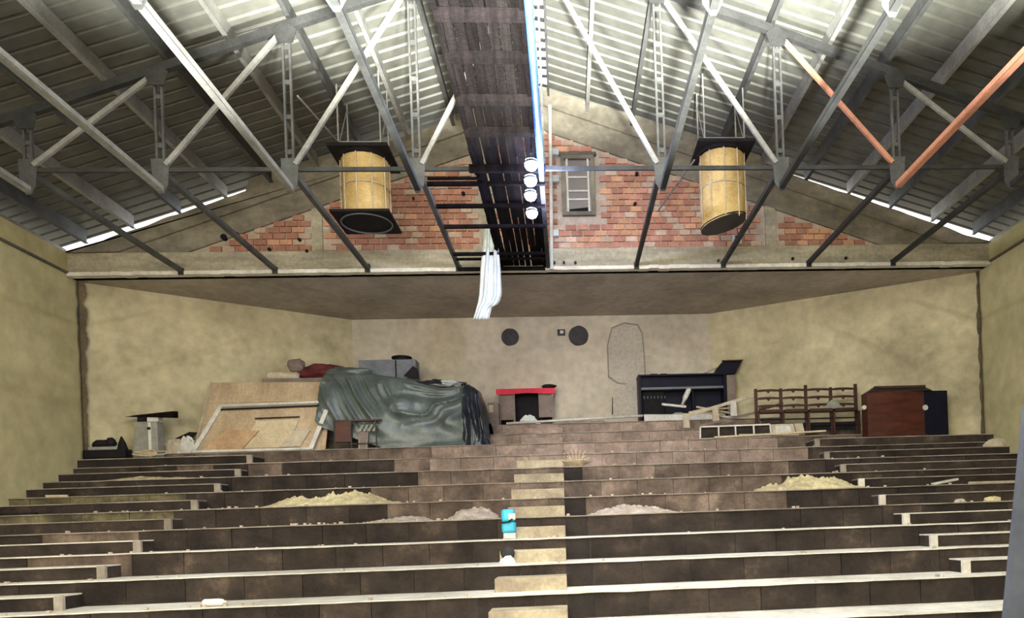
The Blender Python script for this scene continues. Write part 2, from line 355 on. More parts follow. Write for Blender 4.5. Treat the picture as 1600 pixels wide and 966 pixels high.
DW = [(950, 590), (948, 540), (955, 512), (975, 504), (997, 507), (1004, 520), (1008, 560), (1009, 590), (985, 602), (965, 600)]
wpoly(DW, 'doorway_outline', 'plaster_outline', .010)
wpoly([(979+(x-979)*.93, 556+(y-556)*.955) for x, y in DW], 'filled_doorway', 'plaster_patch', .016)
o = wpoly([(958, 650), (957, 610), (975, 603), (983, 598), (984, 586), (1003, 584), (1008, 650)], 'plaster_patch', 'plaster_patch', .02)
wpoly([(956.5, 622), (956, 648), (957.5, 648), (957.5, 622)], 'crack', 'void', .022)

def corner(xc, yc, w, name, parent, m='plaster_dark'):  # ragged darker strip down a wall corner
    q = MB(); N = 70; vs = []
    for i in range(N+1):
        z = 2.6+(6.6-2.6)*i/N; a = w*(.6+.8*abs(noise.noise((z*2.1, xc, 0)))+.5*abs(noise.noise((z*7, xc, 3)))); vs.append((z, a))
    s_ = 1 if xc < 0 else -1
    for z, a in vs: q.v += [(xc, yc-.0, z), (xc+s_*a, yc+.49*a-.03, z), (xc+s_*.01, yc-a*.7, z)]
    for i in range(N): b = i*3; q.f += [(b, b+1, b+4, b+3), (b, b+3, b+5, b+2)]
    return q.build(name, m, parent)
mat('plaster_dark', (.17, .13, .075), (.10, .08, .05), 3, .95, bump=.4)
corner(XL+.015, 14.49, .10, 'corner_strip', wl); corner(XR-.015, 14.60, .06, 'corner_strip', wr)

# ------------------------------------------------------------------ roof
roof = struct('ceiling')
def sheet_mesh(sgn):
    P = .25; m = MB(); prof = []
    for k in range(4):
        b = k*P; prof += [(b, 0), (b+P-.075, 0), (b+P-.06, .035), (b+P-.025, .035), (b+P-.01, 0)]
    prof.append((4*P+.03, 0))
    x0 = .11 if sgn > 0 else .06; x1 = 9.5
    for (y, dz) in prof:
        for x in (x0, x1): m.v.append((sgn*x, y, -x*SHS+dz))
    for i in range(len(prof)-1): m.f.append((2*i, 2*i+1, 2*i+3, 2*i+2))
    return m.mesh('roof_sheet', 'roof_sheet')
ROOFUP = .20
for sgn in (-1, 1):
    me = sheet_mesh(sgn)
    y = FRONT-1
    i = 0
    while y < 14.5:
        inst(me, 'roof_sheet', roof, (XC, y, SHZ+(.004 if i % 2 else 0))); y += 1.0; i += 1
    for k2 in range(1, 12):
        x = XC+sgn*k2*NS/2
        if XL-.3 < x < XR+.3:
            z = sheetz(x)-.002
            m = MB(); m.box(x-.006, x+.006, FRONT, GY+.02, z-.24, z-.005)
            m.box(x-.03, x+.035, FRONT, GY+.02, z-.255, z-.24)
            m.build('purlin', 'steel_light' if k2 % 2 else 'steel_grey', roof)
    MB().box(XC+sgn*.12-.02, XC+sgn*.12+.02, FRONT, GY, APEXZ-.16, APEXZ-.02).build('ridge_purlin', 'steel_grey', roof)
for i in range(26):
    y = 8+i*.26; MB().bar((XC-.05, y, APEXZ-.03), (XC+.14, y+random.uniform(-.05, .05), APEXZ-.05), .05+random.random()*.03, .02).build('ridge_bracket', 'steel_dark', roof)

# ------------------------------------------------------------------ tiers
tiers = []
AX0, AX1 = -.9, -.03
SL, SR = -5.9, 4.97
def wall_back_y(x):
    if x < -4.78: return 14.53+(x-XL)*(BY-14.53)/(-4.78-XL)
    if x > 3.5: return BY-(x-3.5)*(BY-14.62)/(XR-3.5)
    return BY
blockmesh = {}
def rblock(w, m, v):
    key = (round(w, 3), m, v)
    if key not in blockmesh:
        rr = random.Random(v*13+5); j = [rr.uniform(-.006, .006) for _ in range(4)]
        h = .284
        blockmesh[key] = MB().add([(0, j[0], 0), (w, j[1], 0), (w, j[2], h), (0, j[3], h), (0, .05, 0), (w, .05, 0), (w, .05, h), (0, .05, h)],
                                  [(0, 1, 2, 3), (0, 4, 5, 1), (1, 5, 6, 2), (2, 6, 7, 3), (3, 7, 4, 0)]).mesh('riser_block', m)
    return blockmesh[key]
for n in range(-1, 12):
    Y, Z = Yn(n), Zn(n)
    x0, x1 = XL, XR
    depth = .86 if n < 11 else BY-Y+.1
    if n >= 9:      # the upper tiers are cut by the slanting rear walls
        while wall_back_y(x0) < Y-.02: x0 += .02
        while wall_back_y(x1) < Y-.02: x1 -= .02
    zb = Z-.307 if n >= 0 else 0
    m = MB().add([(x0, Y+.035, zb-.3), (x1, Y+.035, zb-.3), (x1, Y+.035, Z-.02), (x0, Y+.035, Z-.02), (x0, Y+depth, zb-.3), (x1, Y+depth, zb-.3), (x1, Y+depth, Z-.02), (x0, Y+depth, Z-.02)],
                 [(0, 1, 2, 3), (4, 7, 6, 5), (0, 3, 7, 4), (1, 5, 6, 2), (3, 2, 6, 7), (0, 4, 5, 1)])
    tr = m.build('seating_tier', 'concrete_dark', kind='structure')
    tiers.append(tr)
    # tread: a slightly uneven slab with a worn proud nosing
    tm = MB(); ns = 120; e = []
    for i in range(ns+1):
        x = x0+(x1-x0)*i/ns; e.append((x, Y-.012+.012*noise.noise((x*1.3, n*7, 0))-.006*abs(noise.noise((x*7, n, 2))), Z+.006*noise.noise((x*2, n*3, 5))))
    for i, (x, y, z) in enumerate(e):
        tm.v += [(x, y, z-.014-.008*abs(noise.noise((x*5, n, 9)))), (x, y, z), (x, Y+depth, Z)]
    for i in range(ns):
        a = i*3; tm.f += [(a, a+3, a+4, a+1), (a+1, a+4, a+5, a+2)]
    tm.build('tread', 'tread_concrete' if n < 4 else 'tread_dark', tr)
    # riser blocks
    x = x0+random.uniform(-.3, 0)
    while x < x1:
        w = random.choice((.58, .62, .66, .7)); xa = max(x, x0); 
        if x+w > x1: w = x1-x
        if x < AX1 < x+w: w = max(.05, AX1-x)
        mname = 'riser_dark'
        if abs(x-AX1) < .002 and n < 9: w = .34; mname = 'riser_black'
        elif n >= 8 and -3.2 < x < 4.0+.2*(n % 3): mname = 'riser_tan'
        elif n >= 9: mname = 'riser_mid'
        elif n >= 5 and -3.4+.4*(n % 2) < x < 4.5-.45*(8-n): mname = 'riser_mid'
        elif n in (5, 6) and x < -6.3: mname = 'riser_olive'
        elif n in (3, 4, 7, 8) and x < -4 and random.random() < .35: mname = 'riser_mid'
        if xa > x: w -= xa-x; x = xa
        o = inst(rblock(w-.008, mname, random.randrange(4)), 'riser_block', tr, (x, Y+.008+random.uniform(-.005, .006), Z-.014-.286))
        x += w
    # half-height steps in the middle aisle and in the two side aisles
    hz = .165
    if n < 11:
        q = MB().box(AX0, AX1, Y+.40, Y+.80, Z-.01, Z+hz); q.build('aisle_step', 'step_concrete' if n < 8 else 'riser_tan', tr, bevel=.012)
        for a, b in ((x0, SL), (SR, x1)):
            if b-a > .3 and n < 9 and n >= 1:
                yb = .80; ya = .40 if n < 8 else .12
                MB().box(a, b, Y+ya, Y+yb, Z-.01, Z+hz-.012).build('side_step', 'riser_dark', tr)
                MB().box(a, b, Y+ya-.015, Y+yb, Z+hz-.012, Z+hz+.004).build('side_step_tread', 'tread_concrete' if n < 4 else 'tread_dark', tr)
                xe = SL if b == SL else SR
                MB().box(xe-.05, xe+.05, Y+ya-.03, Y+ya+.02, Z, Z+hz).build('step_end', 'tread_concrete' if n < 6 and a > 0 else 'tread_dark', tr)

# ------------------------------------------------------------------ steel trusses
def truss(Y, label, ks, zrod):
    t = thing('roof_truss', label, 'truss', 'roof trusses')
    for sgn in (-1, 1):
        pts = [(XC, roofz(XC)-.30), (XC+sgn*5.3*NS, roofz(XC+sgn*5.3*NS)-.30)]
        MB().bar((pts[0][0], Y, pts[0][1]), (pts[1][0], Y, pts[1][1]), .08, .11).build('top_chord', 'steel_dark', t)
    q = MB(); q.bar((XL, Y, zrod), (XR, Y, zrod), .035, .055); q.build('bottom_chord', 'steel_dark', t)
    for k in ks:
        x = XC+k*NS; zt = roofz(x)-.34; zb = zrod
        m = MB(); m.bar((x-.045, Y, zb), (x-.045, Y, zt), .028, .04); m.bar((x+.045, Y, zb), (x+.045, Y, zt), .028, .04)
        nb = max(1, int((zt-zb)/.45))
        for i in range(nb): z = zb+(i+.5)*(zt-zb)/nb; m.box(x-.04, x+.04, Y-.012, Y+.012, z-.03, z+.03)
        m.build('post', 'steel_grey', t)
        if k: 
            gtop = zb+.14
            MB().prism([(x-.12, gtop), (x+.12, gtop), (x+.09, zb-.22), (x+.03, zb-.33), (x-.03, zb-.33), (x-.10, zb-.22)], Y-.03, Y-.015).build('gusset_plate', 'steel_grey', t)
        MB().prism([(x-.16, zt-.02), (x-.1, zt-.2), (x+.1, zt-.2), (x+.16, zt-.02), (x, zt+.1)], Y-.06, Y-.045).build('top_gusset', 'steel_dark', t)
        s = -1 if k < 0 else 1
        if abs(k) >= 1:
            x2 = XC+(k-s)*NS; z2 = roofz(x2)-.40
            m = MB(); m.bar((x+(-s)*.07, Y-.02, zb+.06), (x2+s*.07, Y-.02, z2), .045, .06)
            m.build('diagonal', 'steel_flare_orange' if (k == 3 and Y > 8) else 'steel_light', t)
    return t
truss(TY, 'full-width grey steel truss crossing the hall in front of the hanging drums', range(-4, 5), TZ)
truss(TY2, 'nearer grey steel truss whose plate tips show at the top edge', range(-4, 5), TZ)
# longitudinal tie bars from the near truss, past the far truss, to the gable beam
names = {-4: 'leftmost grey steel tie bar, ending on the gable beam near the left corner', -3: 'grey steel tie bar second from left, bright where it nears the eave',
         -2: 'grey steel tie bar passing just left of and below the left drum', -1: 'grey steel tie bar carrying the short joists left of the plank walkway',
         0: 'steel tie bar with a blue flare streak in its colour along the right edge of the plank walkway', 1: 'dark steel tie bar crossing the brickwork just right of the gable window',
         2: 'dark steel tie bar passing below and right of the right drum', 3: 'steel tie bar with orange flare in its colour, third from right of the roof, ending on gable beam',
         4: 'rightmost steel tie bar, ending on the gable beam near right corner'}
for k in range(-4, 5):
    x = XC+k*NS; s = 1 if k <= 0 else -1
    t = thing('tie_bar', names[k], 'beam', 'longitudinal tie bars under the roof')
    near = 'steel_light' if k in (-4, -3, -2) else 'steel_dark'  # lighter steel puts the light these left ties catch into their colour
    if k == 3: near = 'steel_flare_orange'
    if k == 0:
        MB().tube([(x, 3, TZ-.06), (x, TY, TZ-.06)], .045, 10).build('near_length', 'steel_flare_blue', t, smooth=True)
        MB().angle((x, TY, TZ-.05), (x, GY+.03, BEAMZ+.02), .07, .012, s).build('far_length', 'steel_dark', t)
    else:
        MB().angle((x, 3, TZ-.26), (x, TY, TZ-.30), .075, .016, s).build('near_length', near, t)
        MB().angle((x+s*.04, TY+.02, TZ-.10), (x, GY-.03, BEAMZ+.03), .07, .014, s).build('far_length', 'steel_grey' if k < 0 else 'steel_dark', t)
        MB().box(x-.05, x+.05, GY-.06, GY-.04, BEAMZ-.02, BEAMZ+.1).build('end_plate', 'steel_dark', t)

# ------------------------------------------------------------------ plank walkway under the ridge
cw = thing('plank_walkway', 'dark plank walkway hung lengthwise under the ridge with bright gaps between boards', 'walkway')
wx_a, wx_b = Xat(786, GY, 420), Xat(850, GY, 420)
npl = 7; pw = (wx_b-wx_a)/npl
for i in range(npl):
    y = 4.2
    while y < GY-.05:
        L_ = random.uniform(2.2, 3.4); y1 = min(y+L_, GY-.05)
        xa = wx_a+i*pw+random.uniform(-.006, .008); z0 = BEAMZ+.06+random.uniform(0, .012)
        gp = random.uniform(.006, .022)
        MB().add([(xa, y, z0), (xa+pw-gp, y, z0), (xa+pw-gp*random.uniform(.2, 1.6), y1-.01, z0), (xa+random.uniform(-.01, .01), y1-.01, z0)]+
                 [(xa, y, z0+.035), (xa+pw-gp, y, z0+.035), (xa+pw-gp, y1-.01, z0+.035), (xa, y1-.01, z0+.035)],
                 [(0, 1, 2, 3), (4, 5, 6, 7), (0, 1, 5, 4), (1, 2, 6, 5), (2, 3, 7, 6), (3, 0, 4, 7)]).build('plank', 'plank_dark', cw)
        y = y1
for s_, x in ((-1, wx_a-.03), (1, wx_b+.02)):
    m = MB(); pts = 40
    for i in range(pts):
        y0 = 4.2+i*(GY-4.25)/pts; y1 = y0+(GY-4.25)/pts; o_ = .02*noise.noise((i*.7, s_, 0))
        m.box(x-.03+o_, x+.03+o_, y0, y1, BEAMZ+.03, BEAMZ+.17+o_)
    m.build('edge_beam', 'plank_dark', cw)
for py in (22, 88, 155, 205):
    p = atZ(760, py, BEAMZ+.03); MB().box(wx_a-.05, wx_b+.05, p.y-.05, p.y+.05, BEAMZ-.02, BEAMZ+.06).build('bearer', 'plank_dark', cw)
for i, (px0, px1, py, h) in enumerate(((733, 852, 266, .10), (667, 852, 287, .05), (668, 750, 277, .02), (682, 852, 322, .05), (694, 852, 354, .05), (708, 852, 397, .05), (712, 852, 404, .03), (716, 852, 421, .06))):
    p0 = atZ(px0, py, BEAMZ+.0); p1 = atZ(px1, py, BEAMZ+.0); yy = min(p0.y, GY-.1)
    MB().box(p0.x, p1.x, yy-.03, yy+.03, BEAMZ-.03, BEAMZ-.03+h).build('joist', 'plank_dark', cw)
# four glaring lamps under the walkway's right edge
for i, (px, py) in enumerate(((830, 256), (829, 281), (829, 304), (831, 332))):
    p = atZ(px, py, BEAMZ-.11)
    lt = thing('work_lamp', ('uppermost', 'second from top', 'third from top', 'lowest')[i]+' of the four glaring white lamps under the plank walkway', 'lamp', 'lamps under the plank walkway')
    MB().tube([p+Vector((0, 0, .08)), p+Vector((0, 0, .03)), p+Vector((0, 0, -.0))], [.04, .085, .095], 16).build('housing', 'steel_dark', lt)
    MB().tube([p+Vector((0, 0, .04)), p+Vector((0, 0, -.03)), p+Vector((0, 0, -.07)), p+Vector((0, 0, -.09))], [.08, .085, .06, .02], 16).build('bulb', 'lamp_glow', lt, smooth=True)
    MB().bar(p+Vector((0, 0, .07)), p+Vector((0, 0, .14)), .03, .03).build('bracket', 'steel_dark', lt)
    l = bpy.data.lights.new('work_lamp_light', 'POINT'); l.energy = 60; l.color = (.50, .58, 1); l.shadow_soft_size = .1
    lo_ = bpy.data.objects.new('work_lamp_light', l); COL.objects.link(lo_); lo_.location = p+Vector((.22, -.1, -.12))

# ------------------------------------------------------------------ hanging drums
def drum(px, Y, ytop, ybot, tilt, label, open_end):
    t = thing('hanging_drum', label, 'hanging drum', 'hanging fabric drums under the roof')
    c = atY(px, ytop, Y); b = atY(px, ybot, Y); H = c.z-b.z; r_ = .375
    def shell(u, v):
        a = 2*math.pi*u; rr = r_*(1+.02*noise.noise((math.cos(a)*2, math.sin(a)*2, v*4)))*(1-.02*math.sin(math.pi*v))
        zt_ = b.z+H*v+(tilt*math.cos(a) if v < .05 else 0)
        return (c.x+rr*math.cos(a), Y+rr*math.sin(a), zt_)
    grid(shell, 48, 8).build('fabric_drum', 'fabric_tan', t, smooth=True)
    for k in (0.02, .5, .98):
        MB().tube([(c.x+(r_+.006)*math.cos(2*math.pi*i/32), Y+(r_+.006)*math.sin(2*math.pi*i/32), b.z+H*k+(tilt*math.cos(2*math.pi*i/32) if k < .1 else 0)) for i in range(33)], .009, 5).build('wire_hoop', 'plank_dark' if k != .5 else 'wood_dust', t)
    for i in range(10):
        a = 2*math.pi*i/10+.2; MB().bar((c.x+(r_+.008)*math.cos(a), Y+(r_+.008)*math.sin(a), b.z), (c.x+(r_+.008)*math.cos(a), Y+(r_+.008)*math.sin(a), c.z), .016, .016).build('wire_rib', 'wood_dust', t)
    pl = MB(); hw = .47
    pl.box(c.x-hw, c.x+hw, Y-hw, Y+hw, c.z+.02, c.z+.07); pl.build('top_board', 'black_board', t)
    m = MB().tube([(c.x, Y, c.z-.02), (c.x, Y, c.z+.03)], [.40, .44], 32); m.build('top_rim', 'black_board', t)
    MB().box(c.x-.36, c.x+.36, Y-.3, Y+.3, c.z+.07, c.z+.12).build('upper_tray', 'black_board', t)
    if not open_end:
        MB().box(c.x-.46, c.x+.46, Y-.46, Y+.46, b.z-.04, b.z).build('bottom_board', 'black_board', t)
        MB().tube([(c.x+.40*math.cos(2*math.pi*i/32), Y+.40*math.sin(2*math.pi*i/32), b.z-.05) for i in range(33)], .014, 5).build('bottom_ring', 'grey_metal', t)
    else:
        MB().add([(c.x+.385*math.cos(2*math.pi*i/32), Y+.385*math.sin(2*math.pi*i/32), b.z-.02+tilt*math.cos(2*math.pi*i/32)) for i in range(32)]+
                 [(c.x+.36*math.cos(2*math.pi*i/32), Y+.36*math.sin(2*math.pi*i/32), b.z+.04+tilt*math.cos(2*math.pi*i/32)) for i in range(32)],
                 [tuple(range(32)), tuple(range(32, 64))]+[(i, (i+1) % 32, (i+1) % 32+32, i+32) for i in range(32)]).build('bottom_disc', 'dark_bowl', t)
    for sx in (-1, 1):
        for sy in (-1, 1):
            x = c.x+sx*.33; y = Y+sy*.28; z1 = roofz(x)-.1
            MB().bar((x, y, c.z+.07), (x, y, z1), .022, .022).build('hanger', 'steel_light', t)
        MB().bar((c.x+sx*.33, Y-.28, c.z+.1), (c.x+sx*.33, Y+.28, c.z+1.0), .012, .012).build('hanger_brace', 'steel_light', t)
    MB().bar((c.x-.33, Y-.28, c.z+.16), (c.x+.33, Y-.28, c.z+.16), .03, .03).build('cross_bar', 'steel_light', t)
    return t
drum(570, 12.3, 252, 345, 0, 'tan fabric drum hanging left of the walkway, square black board under it', False)
drum(1127, 12.3, 245, 350, .09, 'tan fabric drum hanging right of the walkway, open dark round bottom', True)
tag(MB().bar(atY(465, 150, TY), atY(532, 226, 12.0), .018, .018).build('hanger_wire', 'steel_light'), 'thin bright stay running from far truss to left drum', 'wire')
tag(MB().bar(atY(1028, 330, GY-.08), atY(1085, 250, 12.2), .022, .022).build('stay_rod', 'steel_light'), 'thin pale stay slanting from brick gable up to right drum', 'rod')
# hanging cloth
CE = [(356, 758, 771), (380, 755, 778), (420, 751, 782), (460, 749, 784), (474, 747, 780), (480, 745, 769), (490, 742, 766), (499, 739, 764)]
def cloth(u, v):
    y = 356+v*143
    for (ya, la, ra), (yb, lb, rb) in zip(CE, CE[1:]):
        if y <= yb+.01: k = (y-ya)/(yb-ya); l_ = la+(lb-la)*k; r_ = ra+(rb-ra)*k; break
    Y = 13.3+.045*math.sin(u*13+v*2)+.03*math.sin(u*29+v*5)+.02*noise.noise((u*4, v*6, 2))
    return atY(l_+(r_-l_)*u, y, Y)
o = tag(grid(cloth, 24, 30).build('hanging_cloth', 'cloth_white', smooth=True), 'long white cloth hanging from the walkway joists above the rear wall', 'cloth')
sm = o.modifiers.new('thick', 'SOLIDIFY'); sm.thickness = .008

# ------------------------------------------------------------------ things on the upper tiers, left side
Z8s = Zn(8)+.177; Z9 = Zn(9); Z10 = Zn(10); Z11 = Zn(11)
def X(px, Y): return atY(px, 690, Y).x
# black tray
t = thing('black_tray', 'shallow black tray with grey slab and rags by the left wall corner', 'tray')
x0, x1 = XL+.06, X(202, 14.45)
m = MB(); m.box(x0, x1, 14.36, 14.54, Z8s, Z8s+.03); m.box(x0, x1, 14.36, 14.39, Z8s, Z8s+.17).box(x0, x1, 14.51, 14.54, Z8s, Z8s+.17).box(x0, x0+.03, 14.36, 14.54, Z8s, Z8s+.17).box(x1-.03, x1, 14.36, 14.54, Z8s, Z8s+.17)
m.build('tray_body', 'black_board', t, bevel=.01)
MB().box(x0+.08, x1-.18, 14.40, 14.50, Z8s+.03, Z8s+.23).build('grey_slab', 'cabinet_grey', t)
def lump(cx, cy, cz, rx, ry, rz, seed, m='black_board', name='rag', parent=None, amp=.25, nu=18, nv=10):
    def f(u, v):
        a = 2*math.pi*u; b_ = math.pi*v; d = Vector((math.sin(b_)*math.cos(a), math.sin(b_)*math.sin(a), math.cos(b_)))
        k = 1+amp*noise.noise(d*1.6+Vector((seed*3.1, 0, 0)))+amp*.5*noise.noise(d*4+Vector((0, seed, 0)))
        return (cx+d.x*rx*k, cy+d.y*ry*k, max(cz-rz*.95, cz+d.z*rz*k))
    return grid(f, nu, nv).build(name, m, parent, smooth=True)
lump((x0*.6+x1*.4), 14.45, Z8s+.29, .2, .08, .08, 3, parent=t); lump((x0*.42+x1*.58), 14.45, Z8s+.31, .09, .08, .09, 4, parent=t)
MB().tube([(x1-.12, 14.45, Z8s+.1), (x1-.13, 14.45, Z8s+.3), (x1-.14, 14.45, Z8s+.42)], [.11, .06, .01], 10).build('black_cone', 'black_board', t)
# grey cabinet with a plank on top
t = thing('grey_cabinet', 'small grey metal cabinet on the top left tier beside the cable heap', 'cabinet')
x0, x1 = X(208, 14.7), X(249, 14.7); h = .72
m = MB().add([(x0, 14.66, Z8s), (x1, 14.66, Z8s), (x1-.02, 14.66, Z8s+h), (x0+.06, 14.66, Z8s+h), (x0, 14.88, Z8s), (x1, 14.88, Z8s), (x1-.02, 14.88, Z8s+h), (x0+.06, 14.88, Z8s+h)],
             [(0, 1, 2, 3), (7, 6, 5, 4), (0, 4, 5, 1), (1, 5, 6, 2), (2, 6, 7, 3), (3, 7, 4, 0)]); m.build('body', 'cabinet_grey', t, bevel=.012)
MB().box(x1-.17, x1-.12, 14.64, 14.66, Z8s+.03, Z8s+h-.02).build('edge_strip', 'white_paint', t)
MB().box(x0+.07, x1-.19, 14.65, 14.66, Z8s+.08, Z8s+.32).build('door_panel', 'cabinet_grey', t)
MB().box(x0+.3, x0+.36, 14.63, 14.66, Z8s+.56, Z8s+.61).build('lock', 'void', t)
tp = tag(MB().slab([(x0-.12, 14.66, Z8s+h+.1), (x1+.28, 14.68, Z8s+h+.06), (x1+.28, 14.68, Z8s+h+.19), (x0+.1, 14.66, Z8s+h+.13)], .2).build('rough_plank', 'plank_dark'), 'rough dark plank lying across the small grey cabinet', 'plank')
MB().box(x0+.1, x0+.25, 14.68, 14.84, Z8s+h, Z8s+h+.1).build('spacer_block', 'black_board', tp)
MB().box(x0+.28, x1-.0, 14.68, 14.84, Z8s+h, Z8s+h+.09).build('spacer_cloth', 'white_paint', tp)
# cable coil and crumpled paper
m = MB(); rr = random.Random(4)
for j in range(5):
    cx_, cy_ = X(232, 14.50)+rr.uniform(-.1, .1), 14.48+rr.uniform(0, .02); R_ = rr.uniform(.16, .3)
    m.tube([(cx_+R_*math.cos(a*.35), cy_+.05*math.sin(a*.35)-.02, Z8s+.04+j*.012+.05*R_*math.sin(a*.7)+.03*(1+math.sin(a*.35))) for a in range(19)], .012, 5)
tag(m.build('cable_coil', 'wicker'), 'tangled coil of pale cable in front of the small grey cabinet', 'cable')
def crumple(name, label, cat, px, py, Y, w, h, m, seed, d=.2, z=None):
    p = atY(px, py, Y); zb = z if z is not None else p.z
    def f(u, v):
        a = 2*math.pi*u; k = 1+.45*noise.noise((math.cos(a)*1.5+seed, math.sin(a)*1.5, v*3)); hh = math.sin(v*math.pi/2)
        rr = math.cos(v*math.pi/2)**.7*k
        return (p.x+w/2*rr*math.cos(a), Y+d/2*rr*math.sin(a), zb+h*hh*(1+.3*noise.noise((a*2, v*4, seed))))
    return tag(grid(f, 26, 10).build(name, m), label, cat)
crumple('crumpled_sheet', 'crumpled cream plastic sheet between grey cabinet and leaning plywood', 'sheet', 272, 700, 15.08, .55, .26, 'wood_dust', 2, z=Z9, d=.14)
crumple('white_bag', 'crumpled white bag at the foot of the pale leaning frame', 'bag', 292, 700, 15.08, .36, .3, 'white_paint', 5, z=Z9)
tag(MB().slab([atY(272, 686, 15.28), atY(300, 684, 15.28), atY(308, 676, 15.28), atY(296, 675, 15.28)], .03).build('dark_board', 'black_board'), 'dark scrap of board lying behind the crumpled white bag', 'board')
# leaning plywood and frame
t = thing('leaning_plywood', 'large brown plywood partition leaning against the left rear wall', 'panel')
q = [atY(303, 708, 15.12), atY(508, 703, 15.12), atY(519, 597, 15.60), atY(331, 598, 15.60)]
q[0].z = q[1].z = Z9
MB().slab(q, .03).build('panel', 'plywood', t)
def lerp(a, b, k): return a+(b-a)*k
def onq(u, v, d=.0):
    a = lerp(q[0], q[1], u); b = lerp(q[3], q[2], u); return lerp(a, b, v)+Vector((0, -d, d*.4))
for v in (.42, .72): MB().bar(onq(.02, v, .008), onq(.98, v, .008), .02, .015).build('seam_batten', 'plywood_pale', t)
for u in (.25, .5, .78): MB().bar(onq(u, .02, .008), onq(u, .98, .008), .02, .012).build('seam_batten', 'plywood_pale', t)
MB().bar(onq(.0, 0, .01), onq(.0, 1, .01), .05, .03).build('edge_batten', 'wood_dust', t)
MB().slab([onq(.90, .38, .03), onq(1.0, .38, .03), onq(1.02, .86, .03), onq(.93, .86, .03)], .01).build('corner_patch', 'plywood_pale', t)
t = thing('leaning_doorframe', 'pale wooden door frame with inner panel leaning in front of the plywood', 'frame')
f = [atY(302, 708, 15.0), atY(486, 700, 15.0), atY(516, 630, 15.30), atY(346, 637, 15.30)]
f[0].z = f[1].z = Z9
def onf(u, v, d=0): a = lerp(f[0], f[1], u); b = lerp(f[3], f[2], u); return lerp(a, b, v)+Vector((0, -d, d*.5))
for a, b, w in (((0, 0), (1, 0), .07), ((0, 1), (1, 1), .07), ((0, 0), (0, 1), .08), ((1, 0), (1, .48), .08), ((1, .53), (1, 1), .08)):
    MB().bar(onf(*a, .02), onf(*b, .02), w, .05, (0, .5, 1)).build('frame_rail', 'white_paint', t)
MB().slab([onf(.02, .02), onf(.98, .02), onf(.98, .98), onf(.02, .98)], .015).build('backing', 'plywood', t)
MB().slab([onf(.40, .06, .02), onf(.80, .06, .02), onf(.78, .66, .02), onf(.40, .66, .02)], .015).build('inner_panel', 'plywood_pale', t)
MB().bar(onf(.38, .70, .03), onf(.78, .70, .03), .03, .02).build('panel_rail', 'black_board', t)
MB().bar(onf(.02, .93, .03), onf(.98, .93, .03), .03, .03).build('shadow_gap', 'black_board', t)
MB().slab([onf(.72, .05, .04), onf(.90, .05, .04), onf(.93, .4, .04), onf(.80, .42, .04)], .02).build('loose_offcut', 'wood_dust', t)
tag(MB().slab([atY(316, 706, 14.96), atY(376, 704, 14.96), atY(404, 673, 15.06), atY(349, 672, 15.06)], .03).build('plywood_offcut', 'plywood_orange'), 'square plywood offcut leaning at the lower left of pale frame', 'panel')
# stored stuff behind: rolled mat, round bundle, maroon cloth
p0, p1 = atY(413, 586, 15.9), atY(469, 589, 16.0)
sup = MB().box(p0.x-.02, p1.x+.8, 15.82, 16.2, Z10+.0, p0.z-.1).build('wooden_crate', 'carton'); tag(sup, 'tall plain crate hidden behind the leaning plywood, holding the rolled mat', 'crate')
def roll(u, v):
    a = 2*math.pi*u; p = p0.lerp(p1, v); k = 1+.12*noise.noise((v*6, math.cos(a), math.sin(a))); e = min(1, math.sin(math.pi*min(max(v, .02), .98))*4)**.5
    return (p.x, 16.02+.13*math.cos(a)*k*e, p.z+.0+.10*math.sin(a)*k*e)
t = tag(grid(roll, 18, 16).build('rolled_mat', 'wood_dust', smooth=True), 'flattened tan rolled mat lying on top behind the plywood', 'mat')
p = atY(463, 572, 16.1); o = lump(p.x, 16.1, p.z, .19, .14, .14, 7, 'carton', 'round_bundle'); tag(o, 'round brown bundle between the rolled mat and maroon cloth', 'bundle')
p = atY(503, 581, 16.1); o = lump(p.x, 16.15, p.z-.02, .46, .2, .18, 9, 'cloth_maroon', 'maroon_cloth', amp=.35, nu=30, nv=16); tag(o, 'heap of dark maroon cloth at the left end of the tarpaulin pile', 'cloth')
